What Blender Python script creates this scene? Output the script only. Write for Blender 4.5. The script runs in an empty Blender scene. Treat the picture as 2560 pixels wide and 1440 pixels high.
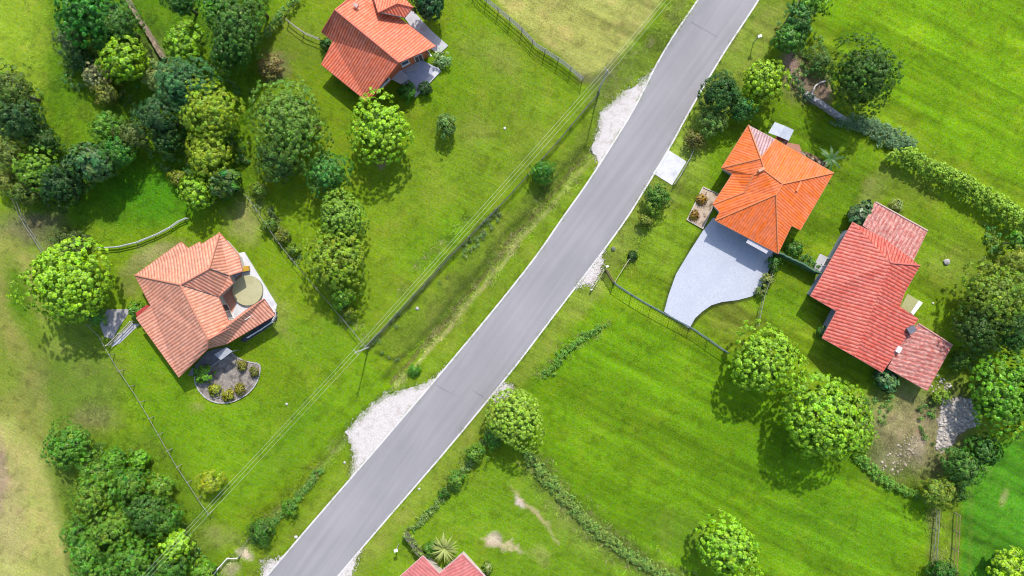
import bpy, bmesh, math, random
import numpy as np
from mathutils import Vector
R_ = math.radians
sc = bpy.context.scene
# ------------------------------------------------ camera, sky, sun, exposure
CAMH = 80.0; PPM = 21.0           # drone height in metres; photo pixels per metre on the ground
cam = bpy.data.cameras.new('camera'); camo = bpy.data.objects.new('camera', cam)
sc.collection.objects.link(camo); camo.location = (0, 0, CAMH); camo.rotation_euler = (0, 0, 0)
cam.sensor_width = 36; cam.lens = 36 * CAMH * PPM / 2560; cam.clip_end = 3000; cam.clip_start = 0.5
sc.camera = camo
SUN_EL, SUN_AZ = R_(48), R_(13)
w = bpy.data.worlds.new('World'); sc.world = w; w.use_nodes = True
nt = w.node_tree; bg = nt.nodes['Background']; sky = nt.nodes.new('ShaderNodeTexSky')
sky.sky_type = 'NISHITA'; sky.sun_disc = False; sky.sun_elevation = SUN_EL; sky.sun_rotation = SUN_AZ
sky.air_density = 1.0; sky.dust_density = 1.5
nt.links.new(sky.outputs[0], bg.inputs[0]); bg.inputs[1].default_value = 0.15
sl = bpy.data.lights.new('sun', 'SUN'); sl.energy = 3.0; sl.angle = R_(1.4); sl.color = (1.0, .955, .89)
so = bpy.data.objects.new('sun', sl); sc.collection.objects.link(so)
sd = Vector((math.sin(SUN_AZ) * math.cos(SUN_EL), math.cos(SUN_AZ) * math.cos(SUN_EL), math.sin(SUN_EL)))
so.rotation_euler = sd.to_track_quat('Z', 'Y').to_euler(); so.location = (0, 0, 60)
sc.view_settings.view_transform = 'Standard'; sc.view_settings.look = 'None'
sc.view_settings.exposure = 0.90; sc.view_settings.gamma = 1
sc.cycles.filter_width = 1.1; sc.cycles.max_bounces = 5; sc.cycles.diffuse_bounces = 3; sc.cycles.transparent_max_bounces = 4
KL = 1.95                          # how bright albedo 1 renders in full sun: turns seen colours into albedos

# ------------------------------------------------ helpers
C = sc.collection
rng = np.random.default_rng(11); random.seed(5)
def s2l(c):
    c = np.asarray(c, float) / 255.
    return np.where(c <= .04045, c / 12.92, ((c + .055) / 1.055) ** 2.4)
def alb(*c): return tuple(float(v) for v in s2l(c) / KL)
def W(px, py, z=0.0):
    k = (CAMH - z) / CAMH
    return ((px - 1280) / PPM * k, (720 - py) / PPM * k, z)
def link(o, parent=None):
    C.objects.link(o)
    if parent: o.parent = parent
    return o
def tag(o, label, cat, group=None):
    o['label'] = label; o['category'] = cat
    if group: o['group'] = group
    return o
def thing(name, label, cat, loc=(0, 0, 0), group=None, rz=0):
    o = bpy.data.objects.new(name, None); link(o); o.location = loc; o.rotation_euler = (0, 0, rz)
    o.empty_display_size = .3
    return tag(o, label, cat, group)
class MB:
    """collects shapes in world space; build() links them as ONE mesh, local to its parent"""
    def __init__(s): s.v = []; s.f = []; s.uv = None
    def add(s, vs, fs):
        n = len(s.v); s.v += [tuple(map(float, q)) for q in vs]; s.f += [tuple(i + n for i in f) for f in fs]; return s
    def box(s, c, sz, rz=0, tilt=None):
        cx, cy, cz = c; a, b, h = sz[0] / 2, sz[1] / 2, sz[2] / 2; co, si = math.cos(rz), math.sin(rz)
        vs = []
        for z in (-h, h):
            for x, y in ((-a, -b), (a, -b), (a, b), (-a, b)):
                vs.append((cx + x * co - y * si, cy + x * si + y * co, cz + z + (tilt * x if tilt else 0)))
        return s.add(vs, [(3, 2, 1, 0), (4, 5, 6, 7), (0, 1, 5, 4), (1, 2, 6, 5), (2, 3, 7, 6), (3, 0, 4, 7)])
    def tube(s, pts, r, n=6, cap=True):
        pts = [Vector(p) for p in pts]; rr = r if hasattr(r, '__len__') else [r] * len(pts); vs = []
        for i, p in enumerate(pts):
            d = (pts[min(i + 1, len(pts) - 1)] - pts[max(i - 1, 0)]).normalized()
            a = d.cross(Vector((0, 0, 1)))
            if a.length < .05: a = Vector((1, 0, 0))
            a.normalize(); b = d.cross(a)
            for k in range(n):
                t = 2 * math.pi * k / n; vs.append(p + (a * math.cos(t) + b * math.sin(t)) * rr[i])
        fs = [(i * n + k, i * n + (k + 1) % n, (i + 1) * n + (k + 1) % n, (i + 1) * n + k) for i in range(len(pts) - 1) for k in range(n)]
        if cap: fs += [tuple(range(n))[::-1], tuple((len(pts) - 1) * n + k for k in range(n))]
        return s.add(vs, fs)
    def strip(s, pts, wd, z0, z1):
        """a wall of width wd along a 2D polyline from z0 to z1"""
        P = [Vector((p[0], p[1])) for p in pts]; vs = []
        for i, p in enumerate(P):
            d = (P[min(i + 1, len(P) - 1)] - P[max(i - 1, 0)]).normalized(); nn = Vector((-d.y, d.x)) * wd / 2
            zt = z1[i] if hasattr(z1, '__len__') else z1
            for q, z in ((p + nn, z0), (p - nn, z0), (p - nn, zt), (p + nn, zt)): vs.append((q.x, q.y, z))
        fs = []
        for i in range(len(P) - 1):
            a, b = 4 * i, 4 * i + 4
            for k in range(4): fs.append((a + k, a + (k + 1) % 4, b + (k + 1) % 4, b + k))
        fs += [(3, 2, 1, 0), tuple(4 * (len(P) - 1) + k for k in range(4))]
        return s.add(vs, fs)
    def slab(s, poly, z0, z1):
        n = len(poly); a = sum(poly[i][0] * poly[(i + 1) % n][1] - poly[(i + 1) % n][0] * poly[i][1] for i in range(n))
        if a < 0: poly = poly[::-1]
        return s.add([(p[0], p[1], z0) for p in poly] + [(p[0], p[1], z1) for p in poly],
                     [tuple(range(n))[::-1], tuple(range(n, 2 * n))] + [(i, (i + 1) % n, n + (i + 1) % n, n + i) for i in range(n)])
    def sheet(s, poly, z):
        n = len(poly); a = sum(poly[i][0] * poly[(i + 1) % n][1] - poly[(i + 1) % n][0] * poly[i][1] for i in range(n))
        if a < 0: poly = poly[::-1]
        return s.add([(p[0], p[1], z) for p in poly], [tuple(range(n))])
    def build(s, name, mat, parent=None, smooth=False, bevel=0):
        off = Vector((0, 0, 0)); vs = s.v
        if parent is not None:
            bpy.context.view_layer.update(); mi = parent.matrix_world.inverted(); vs = [tuple(mi @ Vector(q)) for q in vs]
        me = bpy.data.meshes.new(name); me.from_pydata(vs, [], s.f)
        bm = bmesh.new(); bm.from_mesh(me)
        bmesh.ops.triangulate(bm, faces=[f for f in bm.faces if len(f.verts) > 4]); bmesh.ops.recalc_face_normals(bm, faces=bm.faces)
        if len(s.f) and name.startswith(('road', 'gravel', 'edge')) :
            for f in bm.faces:
                if f.normal.z < 0: f.normal_flip()
        bm.to_mesh(me); bm.free()
        me.materials.append(mat)
        if smooth: me.polygons.foreach_set('use_smooth', [True] * len(me.polygons))
        return link(bpy.data.objects.new(name, me), parent)
def struct(o, kind='structure'): o['kind'] = kind; return o
def P2(pts): return [W(*p)[:2] for p in pts]
def dens(pts, step=.5, jit=0., closed=False):
    out = []; n = len(pts); m = n if closed else n - 1
    for i in range(m):
        a, b = np.array(pts[i], float), np.array(pts[(i + 1) % n], float); L = np.linalg.norm(b - a); k = max(1, int(L / step))
        for j in range(k):
            q = a + (b - a) * j / k
            if jit: q = q + rng.normal(0, jit, 2)
            out.append(tuple(q))
    if not closed: out.append(tuple(pts[-1]))
    return out
def smoothline(pts, it=2):
    for _ in range(it):
        q = [pts[0]]
        for a, b in zip(pts[:-1], pts[1:]):
            q += [(a[0] * .75 + b[0] * .25, a[1] * .75 + b[1] * .25), (a[0] * .25 + b[0] * .75, a[1] * .25 + b[1] * .75)]
        pts = q + [pts[-1]]
    return pts

# ------------------------------------------------ materials
def new_mat(name, rough=.8):
    m = bpy.data.materials.new(name); m.use_nodes = True; b = m.node_tree.nodes['Principled BSDF']
    b.inputs['Roughness'].default_value = rough; return m, m.node_tree, b
def noisy(name, c1, c2, scale=3., rough=.8, bump=.0, detail=6, c3=None, s3=.3, t3=.6, spec=.5, w3=.12, bscale=None):
    """two albedos mixed by noise, an optional third laid in blotches, optional bump"""
    m, t, b = new_mat(name, rough); N = t.nodes; L = t.links
    b.inputs['Specular IOR Level'].default_value = spec
    tc = N.new('ShaderNodeTexCoord'); no = N.new('ShaderNodeTexNoise'); no.inputs['Scale'].default_value = scale; no.inputs['Detail'].default_value = detail
    no.inputs['Roughness'].default_value = .65
    L.new(tc.outputs['Object'], no.inputs['Vector'])
    rp = N.new('ShaderNodeValToRGB'); rp.color_ramp.elements[0].position = .35; rp.color_ramp.elements[1].position = .65
    rp.color_ramp.elements[0].color = (*c1, 1); rp.color_ramp.elements[1].color = (*c2, 1); L.new(no.outputs[0], rp.inputs[0])
    out = rp.outputs[0]
    if c3:
        n3 = N.new('ShaderNodeTexNoise'); n3.inputs['Scale'].default_value = s3; n3.inputs['Detail'].default_value = 5; L.new(tc.outputs['Object'], n3.inputs['Vector'])
        r3 = N.new('ShaderNodeValToRGB'); r3.color_ramp.elements[0].position = t3 - w3; r3.color_ramp.elements[1].position = t3 + w3; L.new(n3.outputs[0], r3.inputs[0])
        mx = N.new('ShaderNodeMix'); mx.data_type = 'RGBA'; L.new(r3.outputs[0], mx.inputs[0]); L.new(out, mx.inputs[6]); mx.inputs[7].default_value = (*c3, 1); out = mx.outputs[2]
    L.new(out, b.inputs['Base Color'])
    if bump:
        bp = N.new('ShaderNodeBump'); bp.inputs['Strength'].default_value = bump; bp.inputs['Distance'].default_value = .05
        nb = N.new('ShaderNodeTexNoise'); nb.inputs['Scale'].default_value = bscale or scale * 3; L.new(tc.outputs['Object'], nb.inputs['Vector'])
        L.new(nb.outputs[0], bp.inputs['Height']); L.new(bp.outputs[0], b.inputs['Normal'])
    return m
def roof_mat(name, c, c2, groove, period=.30, bump=.6, mott=None, rough=.5, gdark=.55, spots=.0):
    """tiles: u runs along the eave, v down the slope (metres)"""
    m, t, b = new_mat(name, rough); N = t.nodes; L = t.links
    b.inputs['Specular IOR Level'].default_value = .15
    uv = N.new('ShaderNodeUVMap'); uv.uv_map = 'slope'; sp = N.new('ShaderNodeSeparateXYZ'); L.new(uv.outputs[0], sp.inputs[0])
    wob = N.new('ShaderNodeTexNoise'); wob.inputs['Scale'].default_value = .8; L.new(uv.outputs[0], wob.inputs['Vector'])
    def M(op, a, bb=None, cc=None):
        n = N.new('ShaderNodeMath'); n.operation = op
        for i, q in enumerate((a, bb, cc)):
            if q is None: continue
            if isinstance(q, (int, float)): n.inputs[i].default_value = q
            else: L.new(q, n.inputs[i])
        return n.outputs[0]
    u = M('MULTIPLY_ADD', wob.outputs[0], .12, sp.outputs[0])
    s = M('SINE', M('MULTIPLY', u, 2 * math.pi / period))                 # barrel of the tile
    s01 = M('MULTIPLY_ADD', s, .5, .5)
    v = M('FRACT', M('MULTIPLY', sp.outputs[1], 1 / .38))                # courses
    h = M('MULTIPLY_ADD', v, .25, s01)
    bp = N.new('ShaderNodeBump'); bp.inputs['Strength'].default_value = bump; bp.inputs['Distance'].default_value = .06
    L.new(h, bp.inputs['Height']); L.new(bp.outputs[0], b.inputs['Normal'])
    no = N.new('ShaderNodeTexNoise'); no.inputs['Scale'].default_value = 1.1; no.inputs['Detail'].default_value = 8; no.inputs['Roughness'].default_value = .7; L.new(uv.outputs[0], no.inputs['Vector'])
    rp = N.new('ShaderNodeValToRGB'); rp.color_ramp.elements[0].position = .3; rp.color_ramp.elements[1].position = .7
    rp.color_ramp.elements[0].color = (*c, 1); rp.color_ramp.elements[1].color = (*c2, 1); L.new(no.outputs[0], rp.inputs[0])
    col = rp.outputs[0]
    if mott:
        mp = N.new('ShaderNodeMapping'); mp.inputs['Scale'].default_value = (3.2, 1.1, 1); L.new(uv.outputs[0], mp.inputs[0])
        n2 = N.new('ShaderNodeTexNoise'); n2.inputs['Scale'].default_value = 1.6; n2.inputs['Detail'].default_value = 9; n2.inputs['Roughness'].default_value = .75; n2.inputs['Distortion'].default_value = .6; L.new(mp.outputs[0], n2.inputs['Vector'])
        r2 = N.new('ShaderNodeValToRGB'); r2.color_ramp.elements[0].position = .47; r2.color_ramp.elements[1].position = .56; L.new(n2.outputs[0], r2.inputs[0])
        fac = M('MULTIPLY', r2.outputs[0], mott[1])
        mx = N.new('ShaderNodeMix'); mx.data_type = 'RGBA'; L.new(fac, mx.inputs[0]); L.new(col, mx.inputs[6]); mx.inputs[7].default_value = (*mott[0], 1); col = mx.outputs[2]
    # every tile a little different, and stains that run down the slope
    cb = N.new('ShaderNodeCombineXYZ'); L.new(M('FLOOR', M('MULTIPLY', u, 1 / period)), cb.inputs[0]); L.new(M('FLOOR', M('MULTIPLY', sp.outputs[1], 1 / .38)), cb.inputs[1])
    wn = N.new('ShaderNodeTexWhiteNoise'); wn.noise_dimensions = '2D'; L.new(cb.outputs[0], wn.inputs['Vector'])
    ms_ = N.new('ShaderNodeMapping'); ms_.inputs['Scale'].default_value = (2.2, .28, 1); L.new(uv.outputs[0], ms_.inputs[0])
    n5 = N.new('ShaderNodeTexNoise'); n5.inputs['Scale'].default_value = 1.3; n5.inputs['Detail'].default_value = 7; n5.inputs['Roughness'].default_value = .7; L.new(ms_.outputs[0], n5.inputs['Vector'])
    val = M('ADD', M('MULTIPLY_ADD', wn.outputs[0], .26, .62), M('MULTIPLY', n5.outputs[0], .5))
    hv_ = N.new('ShaderNodeHueSaturation'); L.new(col, hv_.inputs['Color']); L.new(val, hv_.inputs['Value']); L.new(M('MULTIPLY_ADD', n5.outputs[0], .5, .72), hv_.inputs['Saturation']); col = hv_.outputs[0]
    # the grooves take a darker colour
    g = M('POWER', M('SUBTRACT', 1.0, s01), 3.0); g = M('MULTIPLY', g, gdark)
    mg = N.new('ShaderNodeMix'); mg.data_type = 'RGBA'; L.new(g, mg.inputs[0]); L.new(col, mg.inputs[6]); mg.inputs[7].default_value = (*groove, 1)
    L.new(mg.outputs[2], b.inputs['Base Color'])
    return m
def leaf_mat(name, rough=.5, spec=.35, trans=.28):
    m, t, b = new_mat(name, rough); N = t.nodes; L = t.links; b.inputs['Specular IOR Level'].default_value = spec
    oi = N.new('ShaderNodeObjectInfo'); at = N.new('ShaderNodeAttribute'); at.attribute_name = 'tint'
    sep = N.new('ShaderNodeSeparateXYZ'); L.new(at.outputs['Color'], sep.inputs[0])
    hs = N.new('ShaderNodeHueSaturation'); L.new(oi.outputs['Color'], hs.inputs['Color']); L.new(sep.outputs[0], hs.inputs['Value']); L.new(sep.outputs[1], hs.inputs['Hue'])
    L.new(sep.outputs[2], hs.inputs['Saturation'])
    L.new(hs.outputs[0], b.inputs['Base Color'])
    tr = N.new('ShaderNodeBsdfTranslucent'); g = N.new('ShaderNodeHueSaturation'); g.inputs['Hue'].default_value = .48; g.inputs['Value'].default_value = 1.3; L.new(hs.outputs[0], g.inputs['Color']); L.new(g.outputs[0], tr.inputs[0])
    mx = N.new('ShaderNodeMixShader'); mx.inputs[0].default_value = trans; L.new(b.outputs[0], mx.inputs[1]); L.new(tr.outputs[0], mx.inputs[2]); L.new(mx.outputs[0], N['Material Output'].inputs[0])
    return m
LEAF = leaf_mat('leaf', .5, .3, .12); GLOSS = leaf_mat('glossy_leaf', .42, .4, .1)
BARK = noisy('bark', (.09, .065, .045), (.17, .13, .1), 6, .9, .5)
CONC = noisy('concrete', alb(205, 203, 205), alb(228, 226, 230), 1.2, .85, .1, c3=alb(180, 176, 172), s3=.5, t3=.66)
WHITE = noisy('white_paint', (.62, .61, .59), (.72, .71, .69), 4, .5)
CREAM = noisy('cream_render', (.42, .38, .32), (.5, .46, .4), 2, .85, .1)
ORNW = noisy('orange_render', (.45, .1, .035), (.52, .13, .05), 2, .8, .1)
GREYM = noisy('grey_metal', (.24, .25, .27), (.32, .33, .35), 3, .45)
DARKM = noisy('dark_metal', (.03, .035, .04), (.06, .065, .07), 5, .5)
GLASS = noisy('window_glass', (.02, .025, .03), (.035, .04, .05), 1, .08, spec=.8)
POSTM = noisy('weathered_post', (.2, .18, .15), (.32, .3, .27), 8, .85)
WIREM = noisy('galvanised_wire', (.12, .12, .1), (.22, .22, .19), 3, .6)
STONE = noisy('stone', (.2, .19, .18), (.42, .4, .38), 5, .9, .4)
# ------------------------------------------------ ground sheet, painted with its own albedo and one fence's shade
def lat(shape, fx, fy, seed):
    pass
class VN:
    """tileless smooth value noise, numpy"""
    def __init__(s, seed): s.t = np.random.default_rng(seed).random((257, 257))
    def __call__(s, x, y):
        xi = np.floor(x).astype(int); yi = np.floor(y).astype(int); fx = x - xi; fy = y - yi
        fx = fx * fx * (3 - 2 * fx); fy = fy * fy * (3 - 2 * fy); a = xi % 256; b = yi % 256; t = s.t
        return (t[a, b] * (1 - fx) + t[a + 1, b] * fx) * (1 - fy) + (t[a, b + 1] * (1 - fx) + t[a + 1, b + 1] * fx) * fy
vn = [VN(i) for i in range(12)]
def fbm(x, y, s, k=0, o=4):
    r = 0; a = .5; n = 0
    for i in range(o):
        r = r + a * vn[(k + i) % 12](x * s * 2 ** i + 37.1 * (i + k), y * s * 2 ** i + 11.7 * (i + k)); n += a; a *= .55
    return r / n
def inpoly(px, py, poly):
    r = np.zeros(px.shape, bool); n = len(poly); j = n - 1
    for i in range(n):
        xi, yi = poly[i]; xj, yj = poly[j]
        if yi != yj: r ^= ((yi > py) != (yj > py)) & (px < (xj - xi) * (py - yi) / (yj - yi) + xi)
        j = i
    return r
def sdist(px, py, line):
    d = np.full(px.shape, 1e9)
    for (x0, y0), (x1, y1) in zip(line[:-1], line[1:]):
        vx, vy = x1 - x0, y1 - y0; t = np.clip(((px - x0) * vx + (py - y0) * vy) / (vx * vx + vy * vy + 1e-9), 0, 1)
        d = np.minimum(d, np.hypot(px - x0 - t * vx, py - y0 - t * vy))
    return d
# road edges in photo pixels
RL = [(3250, -3400), (2500, -1500), (1990, -420), (1870, -200), (1747, 0), (1693, 77), (1643, 160), (1613, 222), (1577, 290), (1533, 360), (1493, 423), (1460, 473), (1408, 545), (1349, 632), (1283, 717), (1200, 819), (1090, 950), (947, 1117), (878, 1197), (767, 1325), (669, 1440), (500, 1640), (330, 1830), (-700, 3000), (-3000, 5400)]
RR = [(3400, -3400), (2650, -1500), (2135, -420), (2015, -200), (1895, 0), (1843, 78), (1803, 139), (1767, 200), (1720, 280), (1670, 374), (1610, 473), (1565, 546), (1506, 627), (1443, 710), (1374, 800), (1304, 893), (1240, 973), (1121, 1117), (1034, 1218), (947, 1318), (843, 1440), (674, 1640), (510, 1830), (-530, 3030), (-2850, 5440)]
DITCH = [(1478, 385), (1433, 432), (1400, 470), (1349, 536), (1280, 602), (1239, 668), (1200, 712), (1121, 804), (1017, 922), (978, 962)]
DITCH2 = [(862, 1092), (805, 1155), (749, 1228), (652, 1308), (600, 1374), (530, 1440)]
fx = np.arange(-66, 66.01, .2); fy = np.arange(-39, 39.01, .2)
ext = np.array([70, 78, 90, 110, 140, 190, 270, 400, 600.])
gx = np.concatenate([-ext[::-1], fx, ext]); gy = np.concatenate([-(ext[::-1] - 26), fy, ext - 26])
GX, GY = np.meshgrid(gx, gy); PX = GX * PPM + 1280; PY = 720 - GY * PPM
wx = (fbm(GX, GY, .35, 1) - .5) * 46 + (fbm(GX, GY, 1.6, 3, 3) - .5) * 22
wy = (fbm(GX, GY, .35, 5) - .5) * 46 + (fbm(GX, GY, 1.6, 7, 3) - .5) * 22
def field_colour(PX, PY, wx, wy, GX, GY):
    col = np.zeros(PX.shape + (3,)) + s2l((128, 162, 34))
    def mixc(m, c):
        nonlocal col
        m = np.clip(m, 0, 1)[..., None]; col = col * (1 - m) + s2l(c) * m
    def blob(cx, cy, rx, ry, c, a=1., ang=0., wp=1., soft=.5):
        x = PX + wx * wp - cx; y = PY + wy * wp - cy; ca, sa = math.cos(R_(ang)), math.sin(R_(ang))
        u = (x * ca + y * sa) / rx; v = (-x * sa + y * ca) / ry
        r = np.hypot(u, v); mixc(a * np.clip((1 + soft - r) / (2 * soft), 0, 1), c)
    def poly(pts, c, a=1., wp=1., soft=18.):
        x = PX + wx * wp; y = PY + wy * wp; ins = inpoly(x, y, pts); d = sdist(x, y, list(pts) + [pts[0]])
        sd = np.where(ins, d, -d); mixc(a * np.clip(.5 + sd / (2 * soft), 0, 1), c)
    def line(pts, wd, c, a=1., wp=.3, soft=.6):
        d = sdist(PX + wx * wp, PY + wy * wp, pts); mixc(a * np.clip((wd * (1 + soft) - d) / (wd * 2 * soft), 0, 1), c)
    # broad fields
    poly([(2010, -400), (3300, -400), (3300, 560), (2560, 470), (2400, 400), (2240, 270), (2100, 120), (2040, 0)], (122, 166, 24), 1, .3, 14)
    poly([(1840, 0), (2000, 0), (1930, 110), (1850, 260), (1780, 330), (1700, 500), (1560, 640), (1500, 760), (1440, 800), (1600, 470), (1700, 330), (1800, 140)], (142, 162, 68), .75, .5, 14)
    poly([(1500, 760), (1810, 880), (2000, 960), (2330, 1250), (2330, 1600), (1650, 1600), (1340, 1170), (1240, 1010)], (114, 158, 26), 1, .4, 16)
    poly([(2400, 1250), (2450, 1120), (2700, 1050), (3300, 900), (3300, 2000), (2390, 2000)], (86, 150, 44), 1, .3, 14)
    poly([(1230, -10), (1300, 60), (1455, 190), (1520, 180), (1620, 60), (1690, -60), (1230, -60)], (188, 192, 98), 1, .35, 8)
    blob(1400, 60, 130, 50, (198, 196, 100), .6, 20)
    poly([(-900, -300), (130, -100), (150, 120), (110, 330), (60, 420), (-900, 500)], (150, 180, 52), 1, .8, 26)
    blob(150, 330, 70, 60, (140, 168, 36), .8)
    # west side
    poly([(-900, 560), (60, 560), (130, 640), (240, 820), (300, 930), (300, 1060), (160, 1180), (100, 1500), (-900, 1500)], (132, 160, 58), 1, .8, 30)
    blob(70, 560, 90, 50, (132, 128, 88), .7); blob(140, 590, 50, 30, (140, 122, 96), .7)
    poly([(-900, 600), (40, 590), (80, 640), (95, 800), (120, 1000), (130, 1160), (60, 1100), (-900, 1020)], (160, 162, 76), .8, .5, 20)
    blob(45, 740, 26, 85, (92, 142, 32), .9, -14, .5); blob(85, 830, 20, 60, (110, 146, 40), .7, -14, .5)
    blob(10, 930, 50, 70, (134, 158, 56), .8)
    blob(190, 960, 110, 90, (106, 132, 54), .6); blob(240, 1050, 60, 35, (140, 128, 88), .45)
    poly([(-900, 1030), (30, 1050), (110, 1150), (150, 1260), (190, 1460), (190, 2000), (-900, 2000)], (182, 188, 96), 1, .35, 16)
    blob(20, 1290, 40, 130, (190, 176, 118), .7, 0, .4); line([(120, 1160), (150, 1300), (175, 1440)], 8, (150, 160, 72), .6, .2)
    blob(0, 1190, 16, 90, (170, 150, 118), .8, 0, .5)
    line([(150, 1170), (185, 1260), (200, 1440)], 26, (112, 138, 58), .8, .3)
    # wood floor, lawns
    poly([(130, -100), (700, -100), (640, 260), (640, 480), (440, 560), (120, 600), (30, 470), (110, 330)], (92, 140, 28), .8, .6, 26)
    blob(370, 490, 110, 70, (82, 150, 26), .8); blob(220, 330, 70, 70, (120, 160, 30), .6)
    blob(395, 150, 35, 60, (128, 140, 96), .6, -25); blob(690, 165, 34, 34, (150, 132, 108), .75)
    blob(110, 560, 60, 30, (126, 112, 88), .6); blob(1030, 470, 90, 50, (96, 140, 30), .5); blob(960, 405, 14, 10, (176, 140, 120), .8)
    blob(760, 110, 90, 70, (128, 152, 52), .7)
    blob(1180, 420, 130, 90, (128, 172, 52), .55, -30); blob(1230, 150, 90, 50, (138, 160, 66), .6, 30); blob(1330, 300, 60, 90, (132, 168, 56), .6)
    poly([(1030, 330), (1180, 200), (1440, 230), (1470, 300), (1230, 540), (1000, 780), (930, 820), (900, 700), (940, 500)], (136, 166, 46), .75, 1, 40); blob(1090, 600, 90, 60, (116, 166, 30), .6, -45); blob(1180, 330, 50, 40, (146, 172, 66), .5); blob(1320, 390, 70, 30, (144, 170, 60), .5, -45)
    blob(1110, 210, 60, 60, (120, 168, 28), .5)
    # house west garden
    blob(390, 640, 80, 24, (176, 168, 110), .75, -20); blob(610, 560, 44, 44, (168, 170, 98), .7); blob(330, 700, 34, 40, (138, 142, 76), .6)
    blob(700, 790, 24, 80, (158, 164, 84), .55, -30); blob(790, 850, 80, 60, (122, 168, 46), .5); blob(560, 1090, 150, 60, (120, 172, 40), .6)
    blob(490, 1020, 20, 12, (196, 170, 120), .8, 0, .4); blob(420, 1000, 70, 120, (104, 160, 28), .6, -30)
    poly([(300, 880), (340, 860), (450, 950), (500, 1020), (700, 1000), (900, 880), (980, 960), (860, 1080), (600, 1300), (530, 1270)], (124, 166, 36), .8, .5, 20)
    blob(680, 1160, 120, 30, (124, 170, 50), .5, -40); blob(760, 1060, 90, 16, (96, 150, 40), .4, -42)
    poly([(240, 1100), (420, 1080), (540, 1290), (560, 1500), (380, 1500), (300, 1300)], (108, 146, 44), .7, .8, 20)
    # rough ditch ground between lawn and verge
    poly([(1690, 0), (1745, 0), (1640, 160), (1560, 210), (1480, 300), (1480, 380), (1330, 560), (1200, 700), (1000, 890), (940, 860), (1090, 720), (1240, 560), (1420, 370), (1560, 170)], (126, 148, 54), .65, .6, 12)
    blob(1100, 800, 90, 30, (118, 138, 56), .6, -45); blob(1180, 700, 60, 24, (112, 134, 48), .6, -45); blob(1500, 220, 70, 24, (118, 136, 66), .7, -50)
    line([(1455, 192), (1490, 200), (1520, 180)], 14, (110, 116, 70), .8)
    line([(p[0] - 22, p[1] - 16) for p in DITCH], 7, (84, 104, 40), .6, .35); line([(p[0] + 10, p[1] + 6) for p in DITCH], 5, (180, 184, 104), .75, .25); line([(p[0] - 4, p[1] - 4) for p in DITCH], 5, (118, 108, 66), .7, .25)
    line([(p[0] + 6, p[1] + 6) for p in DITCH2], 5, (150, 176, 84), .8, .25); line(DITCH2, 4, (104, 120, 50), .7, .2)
    # verges
    line([(p[0] - 22, p[1] - 8) for p in RL], 16, (140, 166, 56), .6, .5); line([(p[0] + 26, p[1] + 10) for p in RR[10:]], 26, (146, 164, 64), .7, .5)
    line([(1330, 800), (1240, 960)], 20, (120, 164, 40), .5)
    line([(918, 868), (960, 826), (1050, 728), (1130, 640), (1235, 532)], 7, (92, 104, 62), .7, .3)  # darker strip along the wire fence, its shade painted into the ground
    line([(940, 880), (980, 900), (1010, 890)], 5, (70, 84, 34), .7, .3)
    # east gardens
    poly([(1800, 300), (1960, 260), (2200, 390), (2120, 560), (2000, 620), (1930, 640), (1700, 480)], (100, 140, 28), .6, .6, 18)
    blob(1650, 600, 60, 90, (138, 170, 52), .7, 30); blob(1740, 430, 30, 60, (140, 160, 62), .6, 20); blob(2180, 480, 26, 60, (150, 158, 84), .6, 35)
    blob(2380, 660, 90, 60, (136, 158, 60), .75, 20); blob(2330, 590, 60, 60, (118, 156, 30), .5); blob(2300, 850, 60, 50, (122, 140, 54), .6)
    blob(1840, 800, 70, 40, (140, 156, 56), .7); blob(1960, 760, 50, 70, (100, 150, 32), .5); blob(2270, 470, 70, 40, (116, 140, 52), .6, 25)
    blob(1990, 190, 50, 50, (148, 128, 98), .8, 40); blob(2050, 225, 24, 30, (160, 136, 116), .8); line([(1975, 140), (1985, 180), (2025, 240)], 14, (170, 148, 128), .8)
    blob(2270, 1090, 110, 110, (160, 150, 106), .92, 20); blob(2250, 1150, 50, 30, (190, 176, 142), .6); blob(2290, 1120, 34, 20, (190, 178, 150), .6, -50)
    blob(2210, 1150, 40, 40, (150, 150, 98), .5); blob(2380, 1050, 60, 90, (126, 116, 88), .6)
    line([(1757, 577), (1722, 632), (1690, 685), (1672, 735), (1658, 782), (1723, 825), (1739, 798), (1757, 782), (1780, 766), (1806, 758), (1845, 753), (1880, 744), (1901, 730), (1915, 703), (1927, 668), (1934, 643)], 5, (62, 78, 36), .85, .08, .3)
    line([(1757, 577), (1722, 632), (1690, 685), (1672, 735), (1658, 782)], 12, (96, 124, 46), .4, .2)
    # south field
    poly([(1130, 1220), (1250, 1150), (1350, 1200), (1480, 1330), (1640, 1480), (1640, 1700), (860, 1700), (990, 1340)], (124, 164, 42), 1, .5, 16)
    blob(1272, 1368, 46, 9, (222, 200, 156), .8, 25, 1.1, .5); blob(1240, 1345, 16, 18, (226, 206, 178), .9, 0, .5, .4)
    blob(1325, 1268, 52, 8, (222, 196, 150), .8, 50, 1.0, .5); line([(1335, 1275), (1375, 1330), (1400, 1360)], 3, (196, 190, 124), .7, .3); blob(1300, 1255, 18, 8, (236, 220, 196), .9, 60, .5, .4)
    blob(612, 1388, 22, 12, (226, 212, 180), .9, 20, .5, .4); blob(582, 1428, 20, 18, (206, 196, 150), .8, 0, .6, .5); blob(545, 1340, 50, 30, (150, 156, 88), .5); blob(480, 1375, 30, 30, (140, 160, 70), .5); blob(1355, 1385, 24, 22, (170, 174, 96), .5); blob(1440, 1330, 120, 36, (150, 176, 74), .6, 42)
    line([(1340, 1170), (1400, 1240), (1470, 1310), (1560, 1380), (1690, 1470)], 30, (112, 130, 62), .75, .8)
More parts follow.
